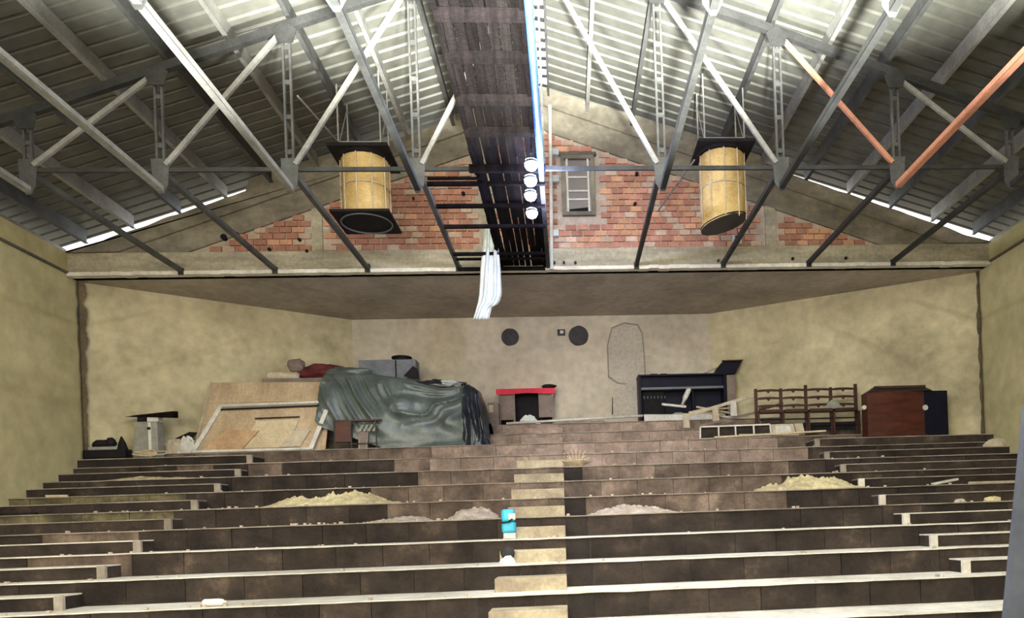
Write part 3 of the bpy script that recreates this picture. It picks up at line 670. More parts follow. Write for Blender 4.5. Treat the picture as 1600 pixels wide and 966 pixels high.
# tarpaulin
TOPS = [(512, 588), (530, 586), (560, 585), (600, 588), (640, 594), (672, 604), (690, 608), (712, 607), (735, 603), (750, 612), (760, 636), (766, 662)]
def topy(x):
    for (a, b), (c, d) in zip(TOPS, TOPS[1:]):
        if x <= c: return b+(d-b)*(x-a)/(c-a)
    return TOPS[-1][1]
def tarp(xp0, xp1, m, name, label, yf0, off=0, ns=1.0, seed=0, base=None):
    def fn(u, v):
        xp = xp0+(xp1-xp0)*u; ty = topy(xp); T = atY(xp, ty, 15.9)
        Yf = yf0+.14+.05*noise.noise((u*4, seed, 1)); zb = Z9+.01
        if base and u < base[0]: zb = Z9+base[1]*(1-u/base[0])
        tz = T.z+off
        if v < .2:                      # back slope
            k = v/.2; y = 16.55-(16.55-15.95)*k; z = Z10+(tz-Z10)*k**.5; x = T.x
        elif v < .38:                   # top
            k = (v-.2)/.18; y = 15.95-(15.95-15.62)*k; z = tz-.03*k+.03*noise.noise((u*9, k*2, seed)); x = T.x
        else:                           # front drape with folds fanning from the top
            k = (v-.38)/.62; y = 15.62-(15.62-Yf)*(math.sin(k*math.pi/2)**.8); z = tz-.03-(tz-.03-zb)*k**1.15
            x = T.x+(.22*k*ns)*(u-.35)
            w1 = .5*noise.noise((u*3, k*1.6, seed)); ph = (u-.30*k*ns+.10*w1)*(50 if ns == 1 else 9)
            crease = 1-abs(math.sin(ph*.5))**.6; c2 = 1-abs(math.sin(ph*.23+1.7+w1*4))**.7
            swag_ = 1-abs(math.sin(9*(k*.8-u*.9)+w1*5))**.6
            tt = min(1, max(0, (u+.32*k-.50)/.16)); rgt = tt*tt*(3-2*tt) if ns == 1 else .5
            th = math.atan2(k*.85+.001, max(.0, .95-u)+.02); rd = math.hypot(.95-u, k*.8)
            nn = noise.noise((u*4, k*4, seed+2)); fan = 1-abs(math.sin(th*4.6+rd*4+w1*2+nn*1.8))**.5; fan2 = (1-abs(math.sin(th*11+rd*7+w1*5+nn*4))**.6)*(.5+.9*nn)
            fine = 1-abs(math.sin(ph*1.1+w1*3))**.7
            rel = (1-rgt)*(.11*crease+.13*c2+.035*fine)+rgt*(.24*fan+.09*fan2)*(1 if ns == 1 else .6)
            if ns == 1 and u > .9: y += (u-.9)*3.2
            env = min(1, k*5)*(1-.45*k)
            y -= rel*env+.10*noise.noise((u*6-k*1.5, k*2.2, seed+4))*math.sin(math.pi*k)
            z += .06*rel*env
        y = max(y, yf0-.04) if v > .9 else y
        return (x, y, z)
    o = tag(grid(fn, 200, 80).build(name, m, smooth=True), label, 'tarpaulin'); return o
tarp(514, 744, 'tarp_green', 'green_tarpaulin', 'big grey-green tarpaulin draped in folds over the stored pile', 15.12, seed=2, base=(.42, .5))
tarp(728, 767, 'tarp_black', 'black_sheet', 'glossy black plastic sheet over the right end of the pile', 15.14, off=-.0, ns=.3, seed=11)
# black tangle on top of the tarp, right
p = atY(682, 604, 15.75); tag(lump(p.x, 15.8, p.z, .5, .16, .13, 21, 'tarp_black', 'black_bags', amp=.6, nu=36, nv=18), 'crumpled black bags on the right top of tarpaulin', 'bag')
p = atY(705, 601, 15.75); tag(lump(p.x, 15.7, p.z+.02, .2, .12, .08, 24, 'grey_plastic', 'pale_rag', amp=.6, nu=26, nv=14), 'pale crumpled rag among the black bags on the tarpaulin', 'cloth')
p = atY(545, 584, 15.9); tag(lump(p.x, 15.9, p.z, .5, .2, .12, 31, 'tarp_green', 'tarpaulin_bunch', amp=.4, nu=30, nv=14), 'bunched dark tarpaulin just right of the maroon cloth', 'tarpaulin')
# grey steel box with a dark dish
t = thing('grey_locker', 'blue-grey metal locker lying on top behind the green tarpaulin', 'locker')
a, b = atY(562, 590, 16.25), atY(651, 590, 16.25); zt = atY(600, 563, 16.25).z
MB().box(a.x, b.x, 16.2, 16.6, zt-.55, zt).build('body', 'grey_metal', t, bevel=.01)
MB().box(lerp(a.x, b.x, .64), lerp(a.x, b.x, .66), 16.185, 16.2, zt-.5, zt-.02).build('seam', 'black_board', t)
MB().box(a.x+.05, b.x-.05, 16.25, 16.55, Z10, zt-.55).build('plinth', 'grey_metal', t)
a = atY(627, 561, 16.35)
tag(MB().tube([(a.x, 16.4, zt), (a.x, 16.4, zt+.05), (a.x, 16.4, zt+.06), (a.x, 16.4, zt+.09)], [.18, .18, .215, .215], 24).build('dark_basin', 'black_board'), 'round dark basin upturned on the blue-grey locker', 'basin')
p = atY(649, 578, 15.95); tag(MB().slab([atY(630, 588, 15.98), atY(655, 592, 15.98), atY(652, 576, 15.98), atY(645, 572, 15.98)], .03).build('scrap_sheet', 'black_board'), 'bent dark scrap sheet in front of the blue-grey locker', 'scrap')
# small desk
t = thing('small_desk', 'small dark steel desk with red-brown side box before the tarpaulin', 'desk')
Yd = 15.02; x0, x1, x2 = X(523, Yd), X(549, Yd), X(588, Yd); zt = atY(550, 656, Yd).z
MB().box(x0-.02, x2+.1, Yd, Yd+.12, zt-.03, zt).build('desk_top', 'wood_brown', t)
MB().box(x0, x1, Yd+.01, Yd+.11, Z9+.14, zt-.03).build('side_box', 'wood_red', t)
for x in (x0, x1, x2): MB().box(x-.012, x+.012, Yd, Yd+.025, Z9, zt-.03).build('leg', 'steel_dark', t)
MB().bar((x0, Yd+.01, Z9+.1), (x2, Yd+.01, Z9+.1), .02, .02).build('stretcher', 'steel_dark', t)
t = thing('folding_chair', 'old grey slatted chair standing under the small dark desk', 'chair')
xa, xb = X(560, Yd), X(572, Yd)
for x in (xa, xb): MB().bar((x, Yd+.02, Z9), (x+.03, Yd+.06, Z9+.4), .02, .02).build('leg', 'cabinet_grey', t)
for k in range(4): MB().slab([(xa+.0+.09*k, Yd+.0, Z9+.34), (xa+.05+.09*k, Yd+.0, Z9+.34), (xa+.11+.09*k, Yd+.05, Z9+.48), (xa+.06+.09*k, Yd+.05, Z9+.48)], .012).build('slat', 'cabinet_grey', t)
MB().box(xa-.01, xb+.02, Yd+.03, Yd+.05, Z9, Z9+.34).build('back_panel', 'carton', t)

# ------------------------------------------------------------------ centre rear: red table, carton, ledge, piano
t = thing('brown_carton', 'worn brown carton squeezed between the black sheet and red table', 'box')
Yc = 16.7; x0, x1 = X(764, Yc), X(781, Yc); MB().box(x0, x1, Yc, Yc+.3, Z11, Z11+.52).build('carton_body', 'carton', t, bevel=.01)
MB().box(x0+.02, x0+.12, Yc-.01, Yc, Z11+.3, Z11+.46).build('torn_flap', 'wicker', t)
t = thing('red_table', 'low table with a bright red cloth top against the rear wall', 'table')
Yt = 16.95; x0, x1 = X(781, Yt), X(867, Yt); zt = atY(824, 608, Yt).z; h = zt-Z11
MB().box(x0-.04, x1+.04, Yt-.08, Yt+.36, zt-.03, zt).build('table_top', 'cloth_red', t, bevel=.008)
def hem(u, v):
    x = x0-.04+(x1-x0+.08)*u; return (x, Yt-.085-.006*math.sin(u*60)*v, zt-.01-(.11+.012*math.sin(u*9))*v)
grid(hem, 60, 3).build('red_cloth', 'cloth_red', t, smooth=True)
for x in (x0+.0, x0+.33, x1-.04): MB().box(x, x+.045, Yt-.05, Yt, Z11, zt-.03).build('leg', 'carton', t)
MB().box(x0+.04, x0+.33, Yt-.0, Yt+.03, Z11+.16, zt-.03).build('side_panel', 'carton', t)
MB().box(x1-.34, x1-.04, Yt, Yt+.03, Z11+.2, zt-.03).build('side_panel', 'carton', t)
MB().box(x0, x1, Yt+.3, Yt+.33, Z11, zt-.03).build('back_panel', 'black_board', t)
p = Vector((X(860, 17), 17.0, zt+.05)); o = lump(p.x, p.y, p.z, .17, .12, .055, 41, 'black_board', 'black_bag', amp=.3); tag(o, 'flat black bag on the right end of the red table', 'bag')
crumple('white_rags', 'crumpled white rags on the tier in front of red table', 'cloth', 826, 650, 16.72, .44, .2, 'cloth_white', 8, z=Z11, d=.16)
tag(MB().slab([(X(812, 16.63), 16.62, Z11+.03), (X(838, 16.63), 16.62, Z11+.03), (X(838, 16.63), 16.66, Z11+.11), (X(815, 16.63), 16.66, Z11+.11)], .03).build('paper_stack', 'white_paint'), 'small flat white bundle in front of the crumpled rags', 'bundle')
# long white tube on the tier edge
a = Vector((X(792, 16.5), 16.53, Z11+.02)); b = Vector((X(1006, 16.45), 16.5, Z11+.11))
tag(MB().tube([a, b], .028, 8).build('white_tube', 'white_paint', smooth=True), 'long thin white tube lying along top tier edge', 'tube')
# rubble ridge on the tier
def ridge(x0, x1, Y, z, h, m, name, label, cat, seed, d=.22):
    def f(u, v):
        x = x0+(x1-x0)*u; k = math.sin(math.pi*v); e = min(1, 6*u, 6*(1-u))
        return (x, Y+d*(v-.5)*1.0, z+h*e*k*(.75+.5*noise.noise((x*5, v*3, seed))+.25*noise.noise((x*15, v*6, seed))))
    return tag(grid(f, 90, 8).build(name, m), label, cat)
ridge(X(868, 16.8), X(952, 16.8), 16.75, Z11, .1, 'plaster_rubble', 'plaster_rubble', 'low ridge of fallen plaster between red table and black piano', 'rubble', 3)
# black upright piano with open front
t = thing('black_piano', 'old black upright piano with its front removed, against the rear wall', 'piano')
Yp = 16.8; x0, x1 = X(1001, Yp), X(1137, Yp); zt = atY(1070, 587, Yp).z; z0 = Z11
m = MB(); m.box(x0, x1, Yp+.36, Yp+.42, z0, zt); m.build('back', 'black_lacquer', t)
for xa, xb in ((x0, x0+.05), (x1-.05, x1)): MB().box(xa, xb, Yp-.02, Yp+.4, z0, zt).build('side', 'black_lacquer', t)
MB().box(x0-.01, x1+.01, Yp-.04, Yp+.42, zt, zt+.035).build('lid', 'black_lacquer', t)
MB().box(x0+.05, x1-.05, Yp+.1, Yp+.14, zt-.24, zt).build('upper_rail', 'black_lacquer', t)
MB().box(x0+.05, x1-.05, Yp+.02, Yp+.2, zt-.30, zt-.25).build('key_shelf', 'grey_metal', t)
MB().box(x0+.62*(x1-x0)-.25*0, x0+.62*(x1-x0)+.03, Yp+.12, Yp+.3, z0, zt-.3).build('divider', 'black_lacquer', t)
MB().box(x0+.08, x0+.6, Yp+.2, Yp+.23, z0+.05, zt-.32).build('lower_panel', 'black_board', t)
for k in range(7): MB().tube([(x0+.14+k*.08, Yp+.19, zt-.48), (x0+.14+k*.08, Yp+.19, zt-.42)], .012, 6).build('tuning_pin', 'grey_metal', t)
MB().bar((x0+.06, Yp+.05, z0+.17), (x0+.5, Yp+.05, z0+.17), .015, .015).build('pedal_rod', 'white_paint', t)
for a, b in ((1020, 1031), (1036, 1046)): MB().box(X(a, Yp), X(b, Yp), Yp, Yp+.1, zt+.035, zt+.055).build('hinge', 'black_board', t)
# tilted case on piano's right end
c = thing('tilted_case', 'black tilted box with open lid on the right end of piano', 'case')
zc = zt+.035
P = [(1118, 585), (1150, 593), (1152, 577), (1160, 563), (1130, 564), (1119, 577)]
pts = [atY(x, y, Yp+.05) for x, y in P]
n_ = len(pts)
MB().add([(p.x, Yp+.05, max(p.z, zc)) for p in pts]+[(p.x, Yp+.3, max(p.z, zc)) for p in pts], [tuple(range(n_)), tuple(range(n_, 2*n_))]+[(i, (i+1) % n_, (i+1) % n_+n_, i+n_) for i in range(n_)]).build('case_body', 'black_lacquer', c)
MB().bar(atY(1100, 584, Yp+.02), atY(1122, 574, Yp+.02), .02, .02).build('strut', 'carton', c)
MB().bar(atY(1128, 564, Yp), atY(1161, 563, Yp), .05, .02).build('case_lid', 'wood_brown', c)
t = thing('narrow_cabinet', 'narrow grey cabinet standing right beside the black piano', 'cabinet')
xx = X(1139, Yp+.05)
MB().box(xx, xx+.2, Yp+.05, Yp+.3, z0, zt+.0).build('body', 'carton', t)
# boards and rags before the piano
Yb = 16.45
tag(MB().slab([(X(1008, 16.6), 16.6, Z11), (X(1115, 16.6), 16.6, Z11), (X(1114, 16.6), 16.64, Z11+.12), (X(1008, 16.6), 16.64, Z11+.16)], .03).build('white_board', 'white_paint'), 'thick white board lying on edge before the black piano', 'board')
crumple('paper_heap', 'heap of cream papers right of the white board', 'paper', 1112, 650, 16.72, .8, .2, 'wood_dust', 12, z=Z11, d=.14)
for i, (pa, pb, ya, yb2, mm_, lb_) in enumerate(((1088, 1165, 636, 650, 'wood_dust', 'cream lath sloping down right over the paper heap'), (1076, 1130, 645, 633, 'plywood_pale', 'tan lath rising right behind the cream lath'),
        (1118, 1172, 650, 655, 'white_paint', 'lowest white lath right of the white board'), (1100, 1150, 641, 637, 'plywood', 'brownish lath lying across the middle of paper heap'))):
    tag(MB().bar(atY(pa, ya, 16.64-.012*i), atY(pb, yb2, 16.64-.012*i), .03, .04).build('lath', mm_), lb_, 'lath', 'laths before the piano')
p0 = atY(1034, 632, 16.74); p1 = atY(1072, 636, 16.7)
tag(MB().bar(p0, p1, .06, .05).build('white_batten', 'white_paint'), 'short white batten lying across the front of black piano', 'batten')
tag(MB().tube([atY(1067, 633, 16.74), atY(1070, 622, 16.74), atY(1076, 610, 16.74), atY(1079, 608, 16.74)], [.05, .06, .06, .03], 8).build('white_paddle', 'white_paint', smooth=True), 'white paddle-shaped piece standing upright inside the piano', 'paddle')
crumple('grey_rag', 'grey rag bundle under the short white batten', 'cloth', 1058, 648, 16.71, .45, .17, 'cabinet_grey', 15, z=Z11, d=.1)
# wooden ladder-like frame
t = thing('broken_bench_frame', 'broken pale wooden frame with slanting rail before the piano', 'frame')
a = atY(1070, 651, 16.2); b = atY(1184, 616, 16.3)
MB().bar(a, b, .05, .07).build('top_rail', 'wood_dust', t)
MB().bar(atY(1084, 668, 16.0), atY(1180, 645, 16.3), .04, .05).build('lower_rail', 'carton', t)
for x, y0, y1 in ((1073, 646, 669), (1119, 637, 658), (1147, 627, 650)):
    MB().slab([atY(x-5, y1, 16.15), atY(x+5, y1, 16.15), atY(x+3, y0, 16.2), atY(x-6, y0, 16.2)], .04).build('frame_leg', 'wood_dust' if x < 1140 else 'white_paint', t)
# shutter / crate in front
t = thing('slatted_frame', 'long pale slatted frame lying on its side on the tier before the seats', 'frame')
Ys = 15.05
def qy(px, py): return atY(px, py, Ys)
A, B = qy(1094, 684), qy(1205, 680); Cc, D = qy(1203, 661), qy(1094, 665)
dz_ = Z9-min(A.z, B.z)
def sh(p): return Vector((p.x, p.y, p.z+dz_))
A, B, Cc, D = map(sh, (A, B, Cc, D))
for a, b in ((A, B), (D, Cc), (A, D), (B, Cc)): MB().bar(a, b, .03, .04, (0, 1, 0)).build('frame_rail', 'white_paint', t)
for k in (.26, .5, .76): MB().bar(A.lerp(B, k), D.lerp(Cc, k), .03, .035, (0, 1, 0)).build('slat', 'white_paint', t)
MB().slab([A+Vector((0, .04, 0)), B+Vector((0, .04, 0)), Cc+Vector((0, .04, 0)), D+Vector((0, .04, 0))], .01).build('backing', 'riser_dark', t)
E1, F1 = sh(qy(1258, 677)), sh(qy(1254, 659))
t2 = thing('low_chest', 'whitish low chest at the right end of slatted frame', 'drawer')
MB().slab([B+Vector((.03, 0, 0)), E1, F1, Cc+Vector((.03, 0, 0))], .25).build('box_body', 'wood_dust', t2)
MB().slab([B.lerp(E1, .15)+Vector((0, -.012, .05)), B.lerp(E1, .6)+Vector((0, -.012, .05)), Cc.lerp(F1, .6)+Vector((0, -.012, -.04)), Cc.lerp(F1, .15)+Vector((0, -.012, -.04))], .01).build('front_panel', 'white_paint', t2)
MB().bar(B.lerp(E1, .75)+Vector((0, -.01, 0)), Cc.lerp(F1, .72)+Vector((0, -.01, 0)), .02, .02, (0, 1, 0)).build('joint_strip', 'carton', t2)
tag(MB().bar((X(1116, 15.0), 14.99, Z9+.02), (X(1290, 15.0), 15.0, Z9+.09), .09, .035).build('yellow_plank', 'plywood_pale'), 'long yellowish plank along the tier edge before slatted frame', 'plank')
tag(MB().bar((X(1155, 15.0), 14.99, Z9+.06), (X(1248, 15.0), 15.0, Z9+.03), .05, .03).build('short_lath', 'wood_dust'), 'short pale lath lying on the yellowish plank', 'lath')

# ------------------------------------------------------------------ row of auditorium seats
t = None
Yr = 15.86; zb = Z10
Yr = 15.50
xs_ = [X(v, Yr) for v in (1184, 1223, 1262, 1301, 1340)]
zt = atY(1265, 606, Yr).z; zb = zt-.84
seats = []
def seat_row():
    t = thing('seat_row', 'row of four joined dark brown wooden seats between piano and red cabinet', 'seats')
    for i, x in enumerate(xs_):
        MB().box(x-.03, x+.03, Yr, Yr+.05, Z9, zt+(.06 if i in (2, 4) else 0)).build('upright', 'wood_brown', t)
    for i in range(4):
        a, b = xs_[i]+.03, xs_[i+1]-.03
        for k in range(3):
            zz_ = zt-.03-k*.165
            m = MB(); n = 16; vs = []
            for j in range(n+1):
                u = j/n; x = a+(b-a)*u; arch = .02*math.sin(math.pi*u)**.5 if 0 < u < 1 else 0
                dip = .055*max(0, 1-abs(u-.5)/.09)+.012*abs(math.sin(2*math.pi*u))
                for yy_ in (Yr, Yr+.03): vs += [(x, yy_, zz_+arch), (x, yy_, zz_-.035-dip+arch)]
            m.v = vs
            for j in range(n):
                q_ = j*4; m.f += [(q_, q_+4, q_+5, q_+1), (q_+2, q_+3, q_+7, q_+6), (q_, q_+2, q_+6, q_+4), (q_+1, q_+5, q_+7, q_+3)]
            m.build('back_slat', 'wood_brown', t)
        MB().box(a, b, Yr-.17, Yr+.02, zb+.30, zb+.37).build('seat', 'wood_brown', t, bevel=.01)
        MB().box(a, b, Yr-.03, Yr-.01, zb+.02, zb+.09).build('stretcher', 'black_board', t)
    for x in xs_: MB().box(x-.02, x+.02, Yr-.15, Yr-.11, Z9, zb+.3).build('leg', 'wood_brown', t)
    MB().box(xs_[0], xs_[-1], Yr+.01, Yr+.03, zb-.08, zb+.06).build('base_board', 'black_board', t)
    MB().box(xs_[0], xs_[-1], Yr-.02, Yr, zb+.16, zb+.19).build('tie_rail', 'black_board', t)
    return t
Yr = 15.50
seat_row()
p = atY(1305, 640, 15.95)
tag(MB().slab([(X(1288, 15.4), 15.4, zb+.37), (X(1318, 15.4), 15.4, zb+.37), (X(1312, 15.44), 15.44, zb+.50), (X(1301, 15.44), 15.44, zb+.56)], .02).build('grey_scrap', 'cabinet_grey'), 'grey pointed scrap lying on the third seat from left', 'scrap')
tag(MB().slab([atY(1186, 643, 15.46), atY(1224, 632, 15.47), atY(1224, 629, 15.47), atY(1186, 638, 15.46)], .02).build('slanting_lath', 'wood_brown'), 'thin brown lath slanting across the leftmost seat back', 'lath')

# ------------------------------------------------------------------ red cabinet
t = thing('red_cabinet', 'long reddish-brown wooden cabinet with dark lid by the right wall', 'cabinet')
Yk = 14.60; zk = Z8s
x0, x1, x2 = X(1357, Yk), X(1430, Yk), X(1483, Yk); zt = atY(1400, 612, Yk).z
def front(u, v):
    x = x0+(x2-x0)*.70*u; return (x, Yk-.05*math.sin(math.pi*min(1, u)), zk+.04+(zt-zk-.04)*v)
g_ = grid(front, 20, 2); g_.build('curved_front', 'wood_red', t, smooth=True)
MB().box(x0, x2-.42*(x2-x0)*.7, Yk+.0, Yk+.30, zk, zt).build('body', 'wood_red', t, bevel=.01)
MB().box(x0+(x2-x0)*.70, x2, Yk-.0, Yk+.28, zk, zt+.0).build('dark_end', 'black_lacquer', t, bevel=.01)
MB().box(x0-.01, x0+(x2-x0)*.72, Yk-.07, Yk+.3, zk-.0, zk+.045).build('plinth', 'wood_brown', t)
MB().add([(x0+.02, Yk-.05, zt), (x0+(x2-x0)*.80, Yk-.05, zt), (x0+(x2-x0)*.79, Yk+.28, zt+.14), (x0+.25, Yk+.28, zt+.14), (x0+.02, Yk+.28, zt), (x0+(x2-x0)*.80, Yk+.28, zt)],
         [(0, 1, 2, 3), (0, 4, 5, 1), (0, 3, 4), (1, 5, 2), (3, 2, 5, 4)]).build('sloping_lid', 'black_lacquer', t)
MB().box(x0+.25, x0+(x2-x0)*.79, Yk+.2, Yk+.24, zt+.1, zt+.155).build('lid_lip', 'wood_brown', t)
p = atY(1446, 637, Yk-.02); MB().tube([(p.x, Yk-.025, p.z), (p.x, Yk+.01, p.z)], .055, 14).build('pale_knob', 'white_paint', t)
p = atY(1350, 637, Yk-.05); MB().tube([(p.x, Yk-.07, p.z), (p.x, Yk+.01, p.z)], .045, 14).build('pale_knob', 'white_paint', t)

# ------------------------------------------------------------------ litter on the tiers
def on_tier(px, n, y=None): return atY(px, y or 750, Yn(n)).x
def mound(px0, px1, n, h, m, name, label, cat, seed, spill=.0):
    Y = Yn(n)+.06; x0 = on_tier(px0, n); x1 = on_tier(px1, n)
    def f(u, v):
        x = x0+(x1-x0)*u; e = (math.sin(math.pi*u))**.5; k = v**.7*1.0
        rg = .6+.45*noise.noise((x*1.6, v, seed))+.3*noise.noise((x*5, v*3, seed))+.2*noise.noise((x*17, v*8, seed))
        return (x, Y+.7*v, Zn(n)+.001+max(0, h*e*k*rg))
    return tag(grid(f, 150, 14).build(name, m), label, cat)
mound(398, 612, 5, .34, 'sand', 'sand_heap', 'long yellowish sand heap on a middle tier left of the aisle', 'sand', 3)
mound(1196, 1362, 5, .36, 'sand', 'sand_heap', 'olive sand heap on a middle tier right of the aisle', 'sand', 6)
mound(915, 1062, 4, .20, 'plaster_rubble', 'plaster_rubble', 'pale plaster spill on the tier just right of the aisle', 'rubble', 9)
mound(560, 660, 4, .13, 'plaster_rubble', 'plaster_rubble', 'scattered pale plaster crumbs left of the aisle below sand heap', 'rubble', 12)
mound(690, 772, 4, .26, 'plaster_rubble', 'plaster_rubble', 'pinkish plaster spill beside the cyan can', 'rubble', 15)
mound(150, 300, 7, .2, 'sand', 'sand_heap', 'thin sandy spill on an upper tier near the left wall', 'sand', 18)
# plastic bottle
t = thing('plastic_bottle', 'white plastic bottle lying on the lowest visible tier, left side', 'bottle')
p = Vector((atY(317, 941, Yn(1)+.1).x, Yn(1)+.10, Zn(1)+.045)); L_ = .245
MB().tube([p+Vector((L_*.0, 0, 0)), p+Vector((.02, 0, 0)), p+Vector((.18, 0, 0)), p+Vector((.22, 0, 0)), p+Vector((.24, 0, 0))], [.03, .042, .042, .035, .016], 16).build('body', 'white_plastic', t, smooth=True)
MB().tube([p+Vector((.24, 0, 0)), p+Vector((.262, 0, 0))], .017, 12).build('cap', 'white_paint', t)
# cyan cans beside the aisle
t = thing('cyan_can', 'bright cyan plastic can with a dark mouth standing left of the aisle steps', 'can')
Y = Yn(3)+.3; x0, x1 = on_tier(784, 3)*(Y/Yn(3))+.0, on_tier(806, 3)*(Y/Yn(3)); z0 = Zn(3)
x0 = atY(784, 810, Y).x; x1 = atY(806, 810, Y).x
za, zb_, zc, zd = z0, z0+.09, z0+.24, z0+.42
MB().box(x0+.02, x1, Y-.09, Y+.09, za, zb_).build('clear_base', 'grey_plastic', t, bevel=.015)
MB().box(x0, x1, Y-.1, Y+.1, zb_, zc).build('body', 'cyan_plastic', t, bevel=.03)
MB().box(x0+.0, x1-.01, Y-.09, Y+.09, zc, zd).build('shoulder', 'cyan_plastic', t, bevel=.035)
MB().box(x0+.1, x1-.0, Y-.105, Y-.085, zc+.03, zc+.12).build('label_patch', 'grey_plastic', t)
MB().tube([(x0, Y-.12, zc-.01), ((x0+x1)/2, Y-.12, zc-.0), (x1-.04, Y-.11, zc+.04)], .012, 6).build('handle', 'black_board', t)
p = atY(795, 848, Yn(2)+.3); o = lump(p.x-.02, Yn(2)+.3, Zn(2)+.13, .09, .06, .1, 51, 'steel_dark', 'dark_cup'); tag(o, 'small dark cup on the tier right below cyan can', 'cup')
crumple('white_rag', 'small whitish rag on the aisle edge below the dark cup', 'cloth', 794, 868, Yn(2)+.16, .18, .1, 'cloth_white', 31, z=Zn(2), d=.1)
# wicker basket
t = thing('wicker_basket', 'broken pale wicker basket lying on upper tier right of the aisle', 'basket')
p = atY(900, 716, Yn(8)+.1); cx_ = atY(900, 712, Yn(7)+.2).x; Yb = Yn(7)+.2; zb_ = Zn(7)
for k in range(5):
    rr = .12+.035*k
    MB().tube([(cx_+rr*math.cos(math.pi*2*i/20), Yb+rr*.6*math.sin(math.pi*2*i/20), zb_+.02+.022*k+.01*math.sin(i+k)) for i in range(21)], .011, 5).build('hoop', 'wicker', t)
for k in range(9):
    a = math.pi*(.05+.9*k/8); rr = random.uniform(.8, 1.2)
    MB().tube([(cx_, Yb, zb_+.02), (cx_+.13*math.cos(a)*rr, Yb-.02, zb_+.14), (cx_+.22*math.cos(a)*rr, Yb-.03, zb_+.12+.2*math.sin(a)*rr)], .009, 5).build('cane', 'wicker', t)
# laths and scraps on the right tiers
def scrap(px0, px1, py, n, label, m='white_paint', w=.09, dz=.05):
    Y = Yn(n)+.05; a = atY(px0, py, Y); b = atY(px1, py, Y)
    tag(MB().bar((a.x, Y, Zn(n)+.02), (b.x, Y+.1, Zn(n)+.02+dz), w, .035).build('board_scrap', m), label, 'board', 'board scraps on the tiers')
scrap(1458, 1500, 757, 5, 'short white board scrap on the right tiers, nearest the side aisle', dz=.07)
scrap(1514, 1590, 752, 5, 'thin pale lath lying by the right wall behind white scrap', 'wood_dust', .04, .0)
scrap(72, 100, 777, 6, 'short cream board scrap on the left tiers near the wall', 'plywood_pale', .08, .0)
scrap(0, 50, 808, 5, 'flat black board lying at the far left edge', 'black_board', .1, .0)
crumple('white_rag', 'pale rag on the step end at the right wall', 'cloth', 1556, 690, Yn(8)-.3, .42, .17, 'wood_dust', 33, z=Zn(7)+.16, d=.15)
crumple('plaster_chunk', 'pale plaster chunk on right tier, left of two', 'rubble', 1500, 786, Yn(4)+.12, .2, .05, 'plaster_rubble', 34, z=Zn(4), d=.12)
crumple('plaster_chunk', 'pale plaster chunk on right tier, nearer the wall', 'rubble', 1552, 786, Yn(4)+.12, .28, .07, 'sand', 35, z=Zn(4), d=.12)
rr = random.Random(9)
crumbs = MB()
for i in range(240):
    n = rr.choice((1, 2, 3, 4, 4, 4, 5, 5, 6, 7, 8)); x = rr.uniform(-7.5, 6.5); s = rr.uniform(.006, .022)
    if n == 4 and rr.random() < .6: x = rr.uniform(-4.2, -1.3)
    y = Yn(n)+rr.uniform(0, .1); crumbs.box(x-s, x+s, y-s, y+s, Zn(n), Zn(n)+s*1.4)
tag(crumbs.build('plaster_crumbs', 'plaster_rubble', kind='stuff'), 'tiny pale plaster crumbs scattered over the tiers', 'rubble')
# post added for the grey frame edge at the right, standing close by
p0 = atY(1573, 966, 5.0); p1 = atY(1599, 700, 5.0)
d_ = (p1-p0); foot = p0-d_*((p0.z)/d_.z); topp = p0+d_*1.25
w_ = Vector((.24, 0, 0))
tag(MB().add([foot, foot+w_, topp+w_, topp, foot+Vector((0, .06, 0)), foot+w_+Vector((0, .06, 0)), topp+w_+Vector((0, .06, 0)), topp+Vector((0, .06, 0))],
             [(0, 1, 2, 3), (7, 6, 5, 4), (0, 4, 5, 1), (1, 5, 6, 2), (2, 6, 7, 3), (3, 7, 4, 0)]).build('added_edge_post', 'post_grey'), 'added smooth blue-grey post, stand-in for a frame edge, leaning slightly at the right edge, close to the viewer', 'post')

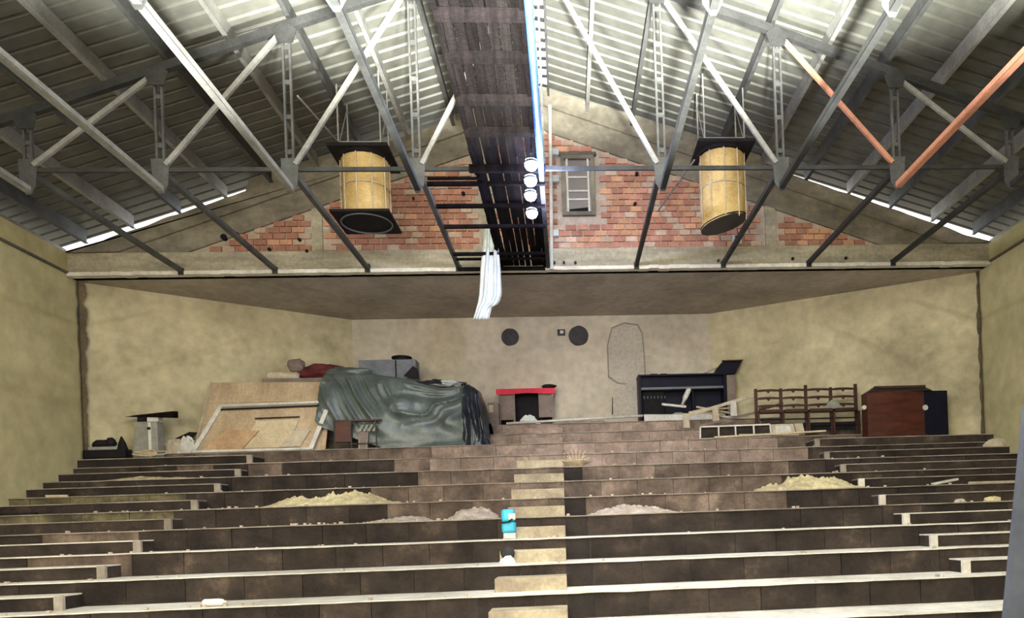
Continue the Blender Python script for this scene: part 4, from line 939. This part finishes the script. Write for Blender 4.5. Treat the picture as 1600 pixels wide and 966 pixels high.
# ------------------------------------------------------------------ tidy: sub-parts under their parts, origins at the things' bases
SUB = {'grey_cabinet': {'lock': 'body', 'door_panel': 'body', 'edge_strip': 'body'}, 'red_cabinet': {'lid_lip': 'sloping_lid', 'pale_knob': 'curved_front'},
       'hanging_drum': {'wire_hoop': 'fabric_drum', 'wire_rib': 'fabric_drum', 'bottom_ring': 'bottom_board', 'top_rim': 'top_board', 'upper_tray': 'top_board'},
       'work_lamp': {'bulb': 'housing'}, 'plastic_bottle': {'cap': 'body'}, 'black_piano': {'hinge': 'lid', 'tuning_pin': 'lower_panel'},
       'grey_locker': {'seam': 'body'}, 'cyan_can': {'label_patch': 'body'}, 'brown_carton': {'torn_flap': 'carton_body'}, 'low_chest': {'front_panel': 'box_body', 'joint_strip': 'box_body'}}
def stem(o): return o.name.split('.')[0]
for root in [o for o in COL.objects if o.parent is None and stem(o) in SUB]:
    mp = SUB[stem(root)]; kids = list(root.children)
    for c in kids:
        if stem(c) in mp:
            host = next((k for k in kids if stem(k) == mp[stem(c)]), None)
            if host: c.parent = host
def bbox(o, off):
    pts = []
    off = off+o.location
    if o.type == 'MESH':
        xs_a = [v.co for v in o.data.vertices]
        if xs_a: pts = [Vector(f(v[i] for v in xs_a) for i in range(3))+off for f in (min, max)]
    for c in o.children: pts += bbox(c, off)
    return pts
def recentre(o):
    if o.type == 'MESH' and o.data.users == 1:
        vs = [v.co for v in o.data.vertices]; c = Vector([(min(v[i] for v in vs)+max(v[i] for v in vs))/2 for i in range(3)])
        if o.parent is None: c.z = min(v.z for v in vs)
        o.data.transform(Matrix.Translation(-c)); o.location = o.location+c
        for k in o.children: k.location = k.location-c
    for k in o.children: recentre(k)
for o in [o for o in COL.objects if o.parent is None and o.get('label')]:
    if o.type == 'EMPTY':
        p = bbox(o, Vector((0, 0, 0))); lo_b = Vector([min(v[i] for v in p) for i in range(3)]); hi_b = Vector([max(v[i] for v in p) for i in range(3)])
        b = Vector(((lo_b.x+hi_b.x)/2, (lo_b.y+hi_b.y)/2, lo_b.z)); o.location = b
        for k in o.children: k.location = k.location-b
    recentre(o)
